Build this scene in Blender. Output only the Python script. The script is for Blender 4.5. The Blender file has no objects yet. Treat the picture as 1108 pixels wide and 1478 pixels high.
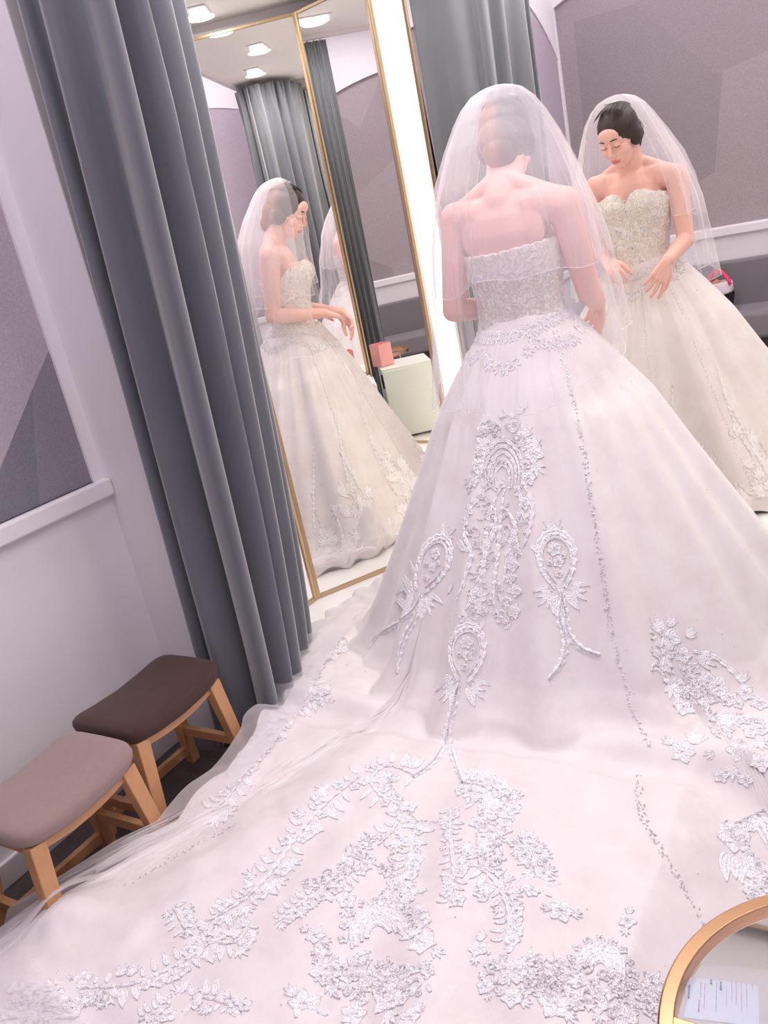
import bpy, math, random
import numpy as np
from mathutils import Vector, Matrix
from mathutils.bvhtree import BVHTree
from mathutils import noise as mnoise

scene = bpy.context.scene
COL = scene.collection
random.seed(7); rng = np.random.default_rng(7)
PI = math.pi

# ------------------------------------------------------------------ camera (x right along the centre mirror, y towards it, z up)
IW, IH, FPX = 1108.0, 1478.0, 1200.0
CAM = np.array([0.805, -3.124, 1.35])
def _basis():
    v = np.array([1309 - IW/2, -(4270 - IH/2), -FPX]); v /= np.linalg.norm(v)
    up = -v; fw = np.array([0, 0, -1.0]); y = fw - up*(fw@up); y /= np.linalg.norm(y); x = np.cross(y, up)
    R = np.array([x, y, up])
    a = math.radians(34); c, s = math.cos(a), math.sin(a)
    return np.array([[c, -s, 0], [s, c, 0], [0, 0, 1]]) @ R
RC = _basis()                                # camera axes -> world
cam = bpy.data.cameras.new('camera'); camo = bpy.data.objects.new('camera', cam); COL.objects.link(camo)
cam.sensor_fit = 'HORIZONTAL'; cam.sensor_width = 36; cam.lens = 36*FPX/IW; cam.clip_start = 0.02; cam.clip_end = 60
M4 = Matrix([[*RC[0], CAM[0]], [*RC[1], CAM[1]], [*RC[2], CAM[2]], [0, 0, 0, 1]])
camo.matrix_world = M4
scene.camera = camo
def ray(px, py):
    d = RC @ np.array([px - IW/2, -(py - IH/2), -FPX]); return d/np.linalg.norm(d)

# ------------------------------------------------------------------ world, exposure, big lights
scene.view_settings.view_transform = 'Standard'; scene.view_settings.look = 'None'
scene.view_settings.gamma = 1.0; scene.view_settings.exposure = -1.12; scene.view_settings.use_curve_mapping = False
w = bpy.data.worlds.new('world'); scene.world = w; w.use_nodes = True
w.node_tree.nodes['Background'].inputs[0].default_value = (0.9, 0.85, 0.95, 1); w.node_tree.nodes['Background'].inputs[1].default_value = 0.25
cy = scene.cycles
cy.max_bounces = 12; cy.diffuse_bounces = 6; cy.glossy_bounces = 8; cy.transmission_bounces = 6; cy.transparent_max_bounces = 24
cy.caustics_reflective = True; cy.sample_clamp_indirect = 6.0; cy.use_denoising = True

def lamp(name, loc, size, power, color, rot=(0, 0, 0), shape='DISK', size_y=None, spread=None):
    l = bpy.data.lights.new(name, 'AREA'); l.shape = shape; l.size = size; l.energy = power; l.color = color
    if size_y: l.size_y = size_y
    if spread: l.spread = spread
    o = bpy.data.objects.new(name, l); COL.objects.link(o); o.location = loc; o.rotation_euler = rot
    return o
CEIL_IN, CEIL_OUT = 2.70, 3.15
WARM = (1.0, 0.93, 0.86); COOL = (0.97, 0.90, 1.0)
DOWN_IN = [(-0.72, -0.62), (0.27, -0.95), (1.0, -1.0), (-0.45, -1.18)]
FILL_OUT = [(-0.8, -2.0), (0.35, -2.05), (1.35, -2.1), (-0.8, -2.9), (0.35, -2.9), (1.35, -2.9)]  # fill lamps out of view, added to light the train and the room
for x, y in DOWN_IN: lamp('booth_lamp', (x, y, CEIL_IN-0.035), 0.16, 19, (1.0, 0.95, 0.93))
for x, y in FILL_OUT: lamp('room_fill_lamp', (x, y, CEIL_OUT-0.03), 0.30, 14.5, (0.975, 0.895, 0.985))

# ------------------------------------------------------------------ helpers
def link(o, parent=None):
    COL.objects.link(o)
    if parent is not None:
        o.parent = parent
        o.matrix_parent_inverse = parent.matrix_basis.inverted()
    return o
def tag(o, label=None, cat=None, group=None, kind=None):
    if label: o['label'] = label
    if cat: o['category'] = cat
    if group: o['group'] = group
    if kind: o['kind'] = kind
    return o
def empty(name, loc, label=None, cat=None, group=None):
    o = bpy.data.objects.new(name, None); o.location = loc; COL.objects.link(o); o.empty_display_size = 0.1
    bpy.context.view_layer.update()
    return tag(o, label, cat, group)

class MB:
    def __init__(s): s.v = []; s.f = []
    def add(s, vs, fs):
        b = len(s.v); s.v.extend([tuple(p) for p in vs]); s.f.extend([tuple(i+b for i in f) for f in fs]); return s
    def box(s, x0, x1, y0, y1, z0, z1, M=None):
        vs = [(x, y, z) for z in (z0, z1) for y in (y0, y1) for x in (x0, x1)]
        if M is not None: vs = [tuple(M @ Vector(p)) for p in vs]
        return s.add(vs, [(0,2,3,1),(4,5,7,6),(0,1,5,4),(2,6,7,3),(0,4,6,2),(1,3,7,5)])
    def bar(s, p, q, w, h, up=(0, 0, 1), w2=None, h2=None):
        p, q = Vector(p), Vector(q); d = (q-p).normalized(); x = d.cross(Vector(up)).normalized(); y = x.cross(d).normalized()
        w2 = w2 or w; h2 = h2 or h; vs = []
        for c, ww, hh in ((p, w, h), (q, w2, h2)):
            for a, b in ((-1,-1),(1,-1),(1,1),(-1,1)): vs.append(c + x*(a*ww/2) + y*(b*hh/2))
        return s.add(vs, [(3,2,1,0),(4,5,6,7),(0,1,5,4),(1,2,6,5),(2,3,7,6),(3,0,4,7)])
    def tube(s, pts, r, n=10, cap=True):
        pts = [Vector(p) for p in pts]; rs = r if hasattr(r, '__len__') else [r]*len(pts); rings = []; nx = None
        for i, p in enumerate(pts):
            d = (pts[min(i+1, len(pts)-1)] - pts[max(i-1, 0)]).normalized()
            if nx is None: nx = d.orthogonal().normalized()
            nx = (nx - d*nx.dot(d)).normalized(); ny = d.cross(nx)
            rings.append([p + (nx*math.cos(2*PI*k/n) + ny*math.sin(2*PI*k/n))*rs[i] for k in range(n)])
        vs = [q for r_ in rings for q in r_]; fs = []
        for i in range(len(pts)-1):
            for k in range(n): fs.append((i*n+k, i*n+(k+1)%n, (i+1)*n+(k+1)%n, (i+1)*n+k))
        if cap: fs.append(tuple(range(n-1, -1, -1))); fs.append(tuple((len(pts)-1)*n+k for k in range(n)))
        return s.add(vs, fs)
    def grid(s, P, closed_u=False):
        P = np.asarray(P, float); m, n = P.shape[:2]; fs = []
        for i in range(m-1):
            for j in range(n if closed_u else n-1): fs.append((i*n+j, i*n+(j+1)%n, (i+1)*n+(j+1)%n, (i+1)*n+j))
        return s.add(P.reshape(-1, 3).tolist(), fs)
    def lathe(s, prof, c=(0, 0), n=40):
        P = [[(c[0]+r*math.cos(2*PI*k/n), c[1]+r*math.sin(2*PI*k/n), z) for k in range(n)] for r, z in prof]
        return s.grid(P, True)
    def build(s, name, mat, parent=None, smooth=False, bevel=0, seg=2, sub=0, solid=0):
        me = bpy.data.meshes.new(name); me.from_pydata(s.v, [], s.f); me.update()
        if smooth: me.polygons.foreach_set('use_smooth', [True]*len(me.polygons))
        o = bpy.data.objects.new(name, me); me.materials.append(mat); link(o, parent)
        if bevel:
            m = o.modifiers.new('bevel', 'BEVEL'); m.width = bevel; m.segments = seg; m.limit_method = 'ANGLE'; m.angle_limit = 0.6
            m.harden_normals = False
        if solid:
            m = o.modifiers.new('solid', 'SOLIDIFY'); m.thickness = solid; m.offset = 0
        if sub:
            m = o.modifiers.new('sub', 'SUBSURF'); m.levels = sub; m.render_levels = sub
        return o

# ------------------------------------------------------------------ materials
def mat(name, col, rough=0.5, metal=0.0, spec=0.5, sheen=0.0, bump=0.0, bscale=200, var=0.0, vscale=6, emit=None, es=0, coat=0, sub=0, trans=0, aniso=None):
    m = bpy.data.materials.new(name); m.use_nodes = True; nt = m.node_tree; b = nt.nodes['Principled BSDF']
    b.inputs['Base Color'].default_value = (*col, 1); b.inputs['Roughness'].default_value = rough; b.inputs['Metallic'].default_value = metal
    b.inputs['Specular IOR Level'].default_value = spec; b.inputs['Sheen Weight'].default_value = sheen
    b.inputs['Coat Weight'].default_value = coat; b.inputs['Transmission Weight'].default_value = trans
    if sub:
        b.inputs['Subsurface Weight'].default_value = sub; b.inputs['Subsurface Radius'].default_value = (0.012, 0.005, 0.003); b.inputs['Subsurface Scale'].default_value = 1.0
    if emit: b.inputs['Emission Color'].default_value = (*emit, 1); b.inputs['Emission Strength'].default_value = es
    tc = nt.nodes.new('ShaderNodeTexCoord')
    if var:
        n = nt.nodes.new('ShaderNodeTexNoise'); n.inputs['Scale'].default_value = vscale; n.inputs['Detail'].default_value = 5
        nt.links.new(tc.outputs['Object'], n.inputs['Vector'])
        r = nt.nodes.new('ShaderNodeMapRange'); r.inputs[3].default_value = 1-var; r.inputs[4].default_value = 1+var
        nt.links.new(n.outputs['Fac'], r.inputs[0])
        h = nt.nodes.new('ShaderNodeHueSaturation'); h.inputs['Color'].default_value = (*col, 1)
        nt.links.new(r.outputs[0], h.inputs['Value']); nt.links.new(h.outputs[0], b.inputs['Base Color'])
    if bump:
        n = nt.nodes.new('ShaderNodeTexNoise'); n.inputs['Scale'].default_value = bscale; n.inputs['Detail'].default_value = 4
        mp = nt.nodes.new('ShaderNodeMapping'); nt.links.new(tc.outputs['Object'], mp.inputs[0])
        if aniso: mp.inputs['Scale'].default_value = aniso
        nt.links.new(mp.outputs[0], n.inputs['Vector'])
        bp = nt.nodes.new('ShaderNodeBump'); bp.inputs['Strength'].default_value = bump; bp.inputs['Distance'].default_value = 0.002
        nt.links.new(n.outputs['Fac'], bp.inputs['Height']); nt.links.new(bp.outputs[0], b.inputs['Normal'])
    return m

M = {}
M['wall'] = mat('white_paint', (0.79, 0.765, 0.795), 0.6, bump=0.05, bscale=60)
M['ceil'] = mat('ceiling_paint', (0.96, 0.94, 0.94), 0.8)
M['platform'] = mat('white_platform', (0.90, 0.88, 0.88), 0.22, spec=0.5)
M['gold'] = mat('brushed_gold', (0.56, 0.42, 0.27), 0.32, metal=1.0, bump=0.05, bscale=300)
M['copper'] = mat('rose_gold', (0.70, 0.42, 0.25), 0.24, metal=1.0, bump=0.04, bscale=60, aniso=(1, 1, 6))
M['mirror'] = mat('mirror_silver', (0.975, 0.97, 0.95), 0.0, metal=1.0)
M['mback'] = mat('mirror_backing', (0.6, 0.56, 0.54), 0.6)
M['strip'] = mat('light_strip', (1, 1, 1), 0.5, emit=(1.0, 0.86, 0.62), es=7.5)
M['striph'] = mat('strip_housing', (0.85, 0.8, 0.72), 0.5)
M['lamp'] = mat('lamp_glow', (1, 1, 1), 0.5, emit=(1, 0.97, 0.98), es=7)
M['lamprim'] = mat('lamp_rim', (0.75, 0.7, 0.75), 0.4)
M['lampcup'] = mat('lamp_cup_added_glow', (0.8, 0.78, 0.8), 0.4, emit=(1, 0.95, 0.93), es=6)  # glow added to the cups to brighten the booth ceiling
M['velvet'] = mat('grey_velvet', (0.128, 0.135, 0.160), 0.62, spec=0.35, sheen=0.6, bump=0.25, bscale=350, var=0.12, vscale=5)
M['wood'] = mat('beech_wood', (0.62, 0.33, 0.16), 0.42, bump=0.1, bscale=40, var=0.18, vscale=14, aniso=(6, 6, .6))
M['taupe'] = mat('taupe_cloth', (0.33, 0.235, 0.215), 0.9, sheen=0.25, bump=0.7, bscale=600, var=0.10, vscale=90)
M['brown'] = mat('brown_cloth', (0.060, 0.024, 0.020), 0.85, sheen=0.12, bump=0.6, bscale=600, var=0.12, vscale=90)
M['black'] = mat('black_cloth', (0.006, 0.006, 0.008), 0.9, bump=0.3, bscale=200)
M['bench'] = mat('grey_upholstery', (0.20, 0.185, 0.20), 0.85, sheen=0.2, bump=0.4, bscale=400, var=0.1, vscale=8)
M['cab'] = mat('pale_cabinet', (0.74, 0.78, 0.74), 0.35)
M['pink'] = mat('pink_card', (0.90, 0.42, 0.42), 0.6)
M['redpink'] = mat('pink_leather', (0.75, 0.05, 0.16), 0.4)
M['printed'] = mat('printed_cloth', (0.78, 0.68, 0.72), 0.7, var=0.3, vscale=40)
M['tan'] = mat('tan_cloth', (0.6, 0.32, 0.2), 0.7)
M['white'] = mat('white_card', (0.86, 0.85, 0.88), 0.6)
M['blueink'] = mat('blue_ink', (0.10, 0.22, 0.45), 0.6)
M['pinkink'] = mat('pink_ink', (0.60, 0.25, 0.50), 0.6)
M['greyink'] = mat('grey_ink', (0.35, 0.35, 0.45), 0.6)
M['crystal'] = mat('crystal', (0.93, 0.92, 0.95), 0.08, metal=0.45, spec=1.0, coat=1.0)

def ramp_wallpaper():
    m = mat('geometric_wallpaper', (0.4, 0.34, 0.37), 0.8, bump=0.35, bscale=260); nt = m.node_tree; b = nt.nodes['Principled BSDF']
    tc = nt.nodes.new('ShaderNodeTexCoord'); v = nt.nodes.new('ShaderNodeTexVoronoi'); v.inputs['Scale'].default_value = 1.15
    mp = nt.nodes.new('ShaderNodeMapping'); mp.inputs['Location'].default_value = (0.6, 0.1, 0.35); mp.inputs['Scale'].default_value = (1.0, 1.0, 1.3); mp.inputs['Rotation'].default_value = (0, 0.5, 0)
    nt.links.new(tc.outputs['Object'], mp.inputs[0]); nt.links.new(mp.outputs[0], v.inputs['Vector'])
    sp = nt.nodes.new('ShaderNodeSeparateColor'); nt.links.new(v.outputs['Color'], sp.inputs[0])
    r = nt.nodes.new('ShaderNodeValToRGB'); r.color_ramp.interpolation = 'LINEAR'
    r.color_ramp.elements[0].color = (0.285, 0.25, 0.265, 1); r.color_ramp.elements[1].color = (0.36, 0.31, 0.325, 1)
    nt.links.new(sp.outputs[0], r.inputs[0])
    n = nt.nodes.new('ShaderNodeTexNoise'); n.inputs['Scale'].default_value = 160; nt.links.new(tc.outputs['Object'], n.inputs['Vector'])
    h = nt.nodes.new('ShaderNodeHueSaturation'); mr = nt.nodes.new('ShaderNodeMapRange'); mr.inputs[3].default_value = 0.75; mr.inputs[4].default_value = 1.25
    nt.links.new(n.outputs['Fac'], mr.inputs[0]); nt.links.new(mr.outputs[0], h.inputs['Value']); nt.links.new(r.outputs[0], h.inputs['Color'])
    nt.links.new(h.outputs[0], b.inputs['Base Color'])
    return m
M['paper'] = ramp_wallpaper()
M['paper_lt'] = mat('wallpaper_light', (0.44, 0.38, 0.44), 0.8, bump=0.4, bscale=260, var=0.25, vscale=170)
M['paper_dk'] = mat('wallpaper_dark', (0.20, 0.19, 0.235), 0.8, bump=0.4, bscale=260, var=0.28, vscale=170)
M['paper_md'] = mat('wallpaper_mid', (0.245, 0.225, 0.27), 0.8, bump=0.4, bscale=260, var=0.28, vscale=170)
M['carpet'] = mat('grey_brown_carpet', (0.085, 0.066, 0.068), 0.95, bump=1.0, bscale=220, var=0.4, vscale=120)

def tulle(name, col, alpha, emitless=True):
    m = bpy.data.materials.new(name); m.use_nodes = True; nt = m.node_tree; nt.nodes.remove(nt.nodes['Principled BSDF']); out = nt.nodes['Material Output']
    d = nt.nodes.new('ShaderNodeBsdfDiffuse'); d.inputs[0].default_value = (*col, 1)
    t = nt.nodes.new('ShaderNodeBsdfTranslucent'); t.inputs[0].default_value = (*col, 1)
    mx = nt.nodes.new('ShaderNodeMixShader'); mx.inputs[0].default_value = 0.45; nt.links.new(d.outputs[0], mx.inputs[1]); nt.links.new(t.outputs[0], mx.inputs[2])
    tr = nt.nodes.new('ShaderNodeBsdfTransparent'); m2 = nt.nodes.new('ShaderNodeMixShader')
    lw = nt.nodes.new('ShaderNodeLayerWeight'); lw.inputs['Blend'].default_value = 0.35      # threads close up where the net is seen edge on
    mr = nt.nodes.new('ShaderNodeMapRange'); mr.inputs[3].default_value = alpha; mr.inputs[4].default_value = min(1, alpha*2.4)
    nt.links.new(lw.outputs['Facing'], mr.inputs[0]); nt.links.new(mr.outputs[0], m2.inputs[0])
    nt.links.new(tr.outputs[0], m2.inputs[1]); nt.links.new(mx.outputs[0], m2.inputs[2]); nt.links.new(m2.outputs[0], out.inputs[0])
    return m
M['veil'] = tulle('veil_tulle', (0.93, 0.90, 0.96), 0.185)
M['tulle'] = tulle('skirt_tulle', (0.90, 0.86, 0.88), 0.30)
M['glass'] = tulle('clear_glass', (0.8, 0.85, 0.9), 0.02)
def glassmat():
    m = bpy.data.materials.new('table_glass'); m.use_nodes = True; nt = m.node_tree; out = nt.nodes['Material Output']
    nt.nodes.remove(nt.nodes['Principled BSDF'])
    g = nt.nodes.new('ShaderNodeBsdfGlossy'); g.inputs['Roughness'].default_value = 0.02; g.inputs[0].default_value = (0.9, 0.92, 0.97, 1)
    t = nt.nodes.new('ShaderNodeBsdfTransparent'); t.inputs[0].default_value = (0.93, 0.95, 0.97, 1)
    f = nt.nodes.new('ShaderNodeFresnel'); f.inputs[0].default_value = 1.5; mx = nt.nodes.new('ShaderNodeMixShader')
    nt.links.new(f.outputs[0], mx.inputs[0]); nt.links.new(t.outputs[0], mx.inputs[1]); nt.links.new(g.outputs[0], mx.inputs[2]); nt.links.new(mx.outputs[0], out.inputs[0])
    return m
M['glass'] = glassmat()

def satin(name, col, rough=0.45, sheen=0.4):
    m = mat(name, col, rough, spec=0.35, sheen=sheen, bump=0.25, bscale=700); nt = m.node_tree; b = nt.nodes['Principled BSDF']
    tc = nt.nodes.new('ShaderNodeTexCoord'); n = nt.nodes.new('ShaderNodeTexNoise'); n.inputs['Scale'].default_value = 9; n.inputs['Detail'].default_value = 8; n.inputs['Roughness'].default_value = 0.65
    nt.links.new(tc.outputs['Object'], n.inputs['Vector'])
    r = nt.nodes.new('ShaderNodeValToRGB'); r.color_ramp.elements[0].position = 0.35; r.color_ramp.elements[1].position = 0.62
    r.color_ramp.elements[0].color = (col[0]*.93, col[1]*.90, col[2]*.90, 1); r.color_ramp.elements[1].color = (*col, 1)
    nt.links.new(n.outputs['Fac'], r.inputs[0]); nt.links.new(r.outputs[0], b.inputs['Base Color'])
    return m
M['gown'] = satin('ivory_tulle_over_satin', (0.80, 0.755, 0.765))
M['lace'] = mat('white_embroidery', (0.97, 0.95, 0.98), 0.42, spec=0.5, sheen=0.1)
def _thread(m):
    nt = m.node_tree; b = nt.nodes['Principled BSDF']; tc = nt.nodes.new('ShaderNodeTexCoord')
    v = nt.nodes.new('ShaderNodeTexVoronoi'); v.inputs['Scale'].default_value = 260; v.feature = 'F1'; nt.links.new(tc.outputs['Object'], v.inputs['Vector'])
    w_ = nt.nodes.new('ShaderNodeTexNoise'); w_.inputs['Scale'].default_value = 130; w_.inputs['Detail'].default_value = 3; nt.links.new(tc.outputs['Object'], w_.inputs['Vector'])
    a = nt.nodes.new('ShaderNodeMath'); a.operation = 'ADD'; nt.links.new(v.outputs['Distance'], a.inputs[0]); nt.links.new(w_.outputs['Fac'], a.inputs[1])
    bp = nt.nodes.new('ShaderNodeBump'); bp.inputs['Strength'].default_value = 0.8; bp.inputs['Distance'].default_value = 0.0035; nt.links.new(a.outputs[0], bp.inputs['Height']); nt.links.new(bp.outputs[0], b.inputs['Normal'])
_thread(M['lace'])

def bodice_mat():
    m = mat('beaded_lace_on_net', (0.8, 0.76, 0.76), 0.35, spec=0.7); nt = m.node_tree; b = nt.nodes['Principled BSDF']
    tc = nt.nodes.new('ShaderNodeTexCoord'); n = nt.nodes.new('ShaderNodeTexNoise'); n.inputs['Scale'].default_value = 36; n.inputs['Detail'].default_value = 1.5; n.inputs['Distortion'].default_value = 2.2
    nt.links.new(tc.outputs['Object'], n.inputs['Vector'])
    r = nt.nodes.new('ShaderNodeValToRGB'); e = r.color_ramp.elements
    e[0].position = 0.40; e[0].color = (0.83, 0.80, 0.78, 1); e[1].position = 0.47; e[1].color = (0.66, 0.59, 0.56, 1)
    e2 = e.new(0.53); e2.color = (0.62, 0.55, 0.52, 1); e3 = e.new(0.60); e3.color = (0.84, 0.81, 0.80, 1)
    nt.links.new(n.outputs['Fac'], r.inputs[0]); nt.links.new(r.outputs[0], b.inputs['Base Color'])
    bp = nt.nodes.new('ShaderNodeBump'); bp.inputs['Strength'].default_value = 0.8; bp.inputs['Distance'].default_value = 0.003
    bw = nt.nodes.new('ShaderNodeRGBToBW'); nt.links.new(r.outputs[0], bw.inputs[0]); nt.links.new(bw.outputs[0], bp.inputs['Height']); nt.links.new(bp.outputs[0], b.inputs['Normal'])
    return m
M['bodice'] = bodice_mat()

# skin, with the lips' own colour from an attribute
def skinmat():
    m = mat('skin', (0.72, 0.40, 0.32), 0.45, spec=0.35, sub=0.25); nt = m.node_tree; b = nt.nodes['Principled BSDF']
    a = nt.nodes.new('ShaderNodeAttribute'); a.attribute_name = 'tint'
    mx = nt.nodes.new('ShaderNodeMix'); mx.data_type = 'RGBA'; mx.inputs[6].default_value = (0.84, 0.515, 0.455, 1); mx.inputs[7].default_value = (0.55, 0.13, 0.12, 1)
    nt.links.new(a.outputs['Fac'], mx.inputs[0]); nt.links.new(mx.outputs[2], b.inputs['Base Color'])
    return m
M['skin'] = skinmat()
def hairmat():
    m = mat('dark_brown_hair', (0.03, 0.018, 0.016), 0.42, spec=0.5); nt = m.node_tree; b = nt.nodes['Principled BSDF']
    a = nt.nodes.new('ShaderNodeAttribute'); a.attribute_name = 'tint'
    tc = nt.nodes.new('ShaderNodeTexCoord'); mp = nt.nodes.new('ShaderNodeMapping'); mp.inputs['Scale'].default_value = (3.2, 1.0, 0.25)
    n = nt.nodes.new('ShaderNodeTexNoise'); n.inputs['Scale'].default_value = 60; n.inputs['Detail'].default_value = 6
    nt.links.new(tc.outputs['Object'], mp.inputs[0]); nt.links.new(mp.outputs[0], n.inputs['Vector'])
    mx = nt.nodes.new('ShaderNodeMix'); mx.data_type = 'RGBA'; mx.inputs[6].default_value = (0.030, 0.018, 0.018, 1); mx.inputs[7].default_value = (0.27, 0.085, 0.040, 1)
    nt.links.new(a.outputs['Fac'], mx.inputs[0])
    h = nt.nodes.new('ShaderNodeHueSaturation'); mr = nt.nodes.new('ShaderNodeMapRange'); mr.inputs[3].default_value = 0.55; mr.inputs[4].default_value = 1.45
    nt.links.new(n.outputs['Fac'], mr.inputs[0]); nt.links.new(mr.outputs[0], h.inputs['Value']); nt.links.new(mx.outputs[2], h.inputs['Color']); nt.links.new(h.outputs[0], b.inputs['Base Color'])
    bp = nt.nodes.new('ShaderNodeBump'); bp.inputs['Strength'].default_value = 0.7; bp.inputs['Distance'].default_value = 0.003; nt.links.new(n.outputs['Fac'], bp.inputs['Height']); nt.links.new(bp.outputs[0], b.inputs['Normal'])
    return m
M['hair'] = hairmat()

#@@STRUCTURE
#=================================================================== the room
def struct(name, mb, m, **k):
    return tag(mb.build(name, m, **k), kind='structure')
FLOOR = -0.15
XL, XR, YB = -1.33, 2.0, -3.5
struct('floor', MB().box(-1.7, 2.4, -3.8, 0.6, FLOOR-0.05, FLOOR), M['carpet'])
struct('platform', MB().box(-1.30, 1.30, -1.30, 0.25, FLOOR, 0.0), M['platform'], bevel=0.008)
struct('ceiling', MB().box(-1.7, 2.4, -3.8, -1.5, CEIL_OUT, CEIL_OUT+0.05), M['ceil'])
b = MB().box(-1.45, 1.45, -1.50, 0.3, CEIL_IN, CEIL_IN+0.06)
b.box(-1.45, 2.4, -1.53, -1.47, CEIL_IN, CEIL_OUT)
struct('ceiling_booth', b, M['ceil'])
struct('wall_front', MB().box(-1.5, 1.5, 0.12, 0.2, FLOOR, 2.9), M['wall'])
# upper fascia between mirrors and booth ceiling
# side wall of the booth and left wall with arched niche
def arch_wall(axis, plane, lo, hi, ztop, ledge, cx, a, spring, rise, depth, outward, name, jamb_lo, jamb_hi):
    """white wall in a plane with an arched, papered niche above the ledge"""
    b = MB(); sgn = outward
    def P(t, z, d=0.0): return (plane+sgn*d, t, z) if axis == 'y' else (t, plane+sgn*d, z)
    n = 48; ts = np.linspace(jamb_lo, jamb_hi, n+1)
    def zt(t):
        q = 1 - ((t-cx)/a)**2; return spring + rise*math.sqrt(max(q, 0))
    # faces: below the ledge, beside, above the arch
    def quad(p, q, r, s): b.add([p, q, r, s], [(0, 1, 2, 3)])
    quad(P(lo, FLOOR), P(hi, FLOOR), P(hi, ledge), P(lo, ledge))
    if jamb_lo > lo: quad(P(lo, ledge), P(jamb_lo, ledge), P(jamb_lo, ztop), P(lo, ztop))
    if hi > jamb_hi: quad(P(jamb_hi, ledge), P(hi, ledge), P(hi, ztop), P(jamb_hi, ztop))
    for i in range(n):
        t0, t1 = ts[i], ts[i+1]
        quad(P(t0, zt(t0)), P(t1, zt(t1)), P(t1, ztop), P(t0, ztop))
        quad(P(t0, zt(t0)), P(t1, zt(t1)), P(t1, zt(t1), depth), P(t0, zt(t0), depth))
    for t in (jamb_lo, jamb_hi): quad(P(t, ledge), P(t, zt(t)), P(t, zt(t), depth), P(t, ledge, depth))
    quad(P(jamb_lo, ledge), P(jamb_hi, ledge), P(jamb_hi, ledge, depth), P(jamb_lo, ledge, depth))
    quad(P(lo, FLOOR, 0.15), P(hi, FLOOR, 0.15), P(hi, ztop, 0.15), P(lo, ztop, 0.15))
    return struct(name, b, M['wall'])
LEDGE = 0.80
arch_wall('y', XL, -3.5, -1.455, CEIL_OUT, LEDGE, -2.25, 1.45, 1.75, 0.95, 0.010, -1, 'wall_left', -3.49, -1.50)
arch_wall('x', YB, XL, XR, CEIL_OUT, 0.89, -0.35, 1.75, 1.70, 1.06, 0.035, -1, 'wall_back', XL+.004, 1.35)
# wallpaper: left niche cut along its printed triangles, back niche
def paper_left():
    x = XL-0.009
    pcs = {'paper_lt': [[(-1.50, 1.215), (-1.50, 2.85), (-3.49, 2.85), (-3.49, 0.8), (-1.92, 0.8)]],
           'paper_md': [[(-1.50, 0.8), (-1.50, 1.215), (-1.60, 1.115), (-1.70, 0.8)]],
           'paper_dk': [[(-1.92, 0.8), (-1.60, 1.115), (-1.70, 0.8)]]}
    me = bpy.data.meshes.new('wall_left_paper'); vs = []; fs = []; mi = []
    for k, name in enumerate(pcs):
        me.materials.append(M[name])
        for poly in pcs[name]:
            bb = len(vs); vs += [(x, a, z) for a, z in poly]; fs.append(tuple(range(bb, bb+len(poly)))); mi.append(k)
    me.from_pydata(vs, [], fs); me.polygons.foreach_set('material_index', mi)
    o = bpy.data.objects.new('wall_left_paper', me); COL.objects.link(o); tag(o, kind='structure')
paper_left()
struct('wall_back_paper', MB().add([(XL, YB-0.034, 0.85), (XR, YB-0.034, 0.85), (XR, YB-0.034, 2.95), (XL, YB-0.034, 2.95)], [(0, 1, 2, 3)]), M['paper'])
struct('wall_right', MB().box(XR, XR+0.08, -3.6, -1.4, FLOOR, CEIL_OUT), M['wall'])
# piers either side of the booth opening and booth side walls
struct('wall_pier', MB().box(XL-0.02, -1.13, -1.455, -1.36, FLOOR, CEIL_OUT), M['wall'], bevel=0.004)
struct('wall_pier', MB().box(1.13, XR, -1.455, -1.36, FLOOR, CEIL_OUT), M['wall'], bevel=0.004)
struct('wall_booth_left', MB().box(-1.40, -1.30, -1.40, 0.15, FLOOR, 2.75), M['wall'])
struct('wall_booth_right', MB().box(1.30, 1.40, -1.40, 0.15, FLOOR, 2.75), M['wall'])
# ledges and skirtings
struct('trim_1', MB().box(XL-0.03, XL+0.028, -3.5, -1.457, LEDGE-0.055, LEDGE), M['wall'], bevel=0.006)
struct('trim_2', MB().box(XL, XR, YB-0.03, YB+0.03, 0.825, 0.885), M['wall'], bevel=0.006)
b = MB().box(XL, XL+0.014, -3.5, -1.457, FLOOR, FLOOR+0.075)
struct('baseboard_left', b, M['wall'], bevel=0.004)
struct('baseboard_back', MB().box(XL, XR, YB, YB+0.014, FLOOR, FLOOR+0.075), M['wall'], bevel=0.004)
# curtain rail at the edge of the booth ceiling
tag(MB().box(-1.05, 1.30, -1.475, -1.445, 2.672, 2.70).build('curtain_rail', M['lamprim'], bevel=0.003), 'slim white curtain rail along the ceiling edge over the alcove opening', 'rail')

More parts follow.
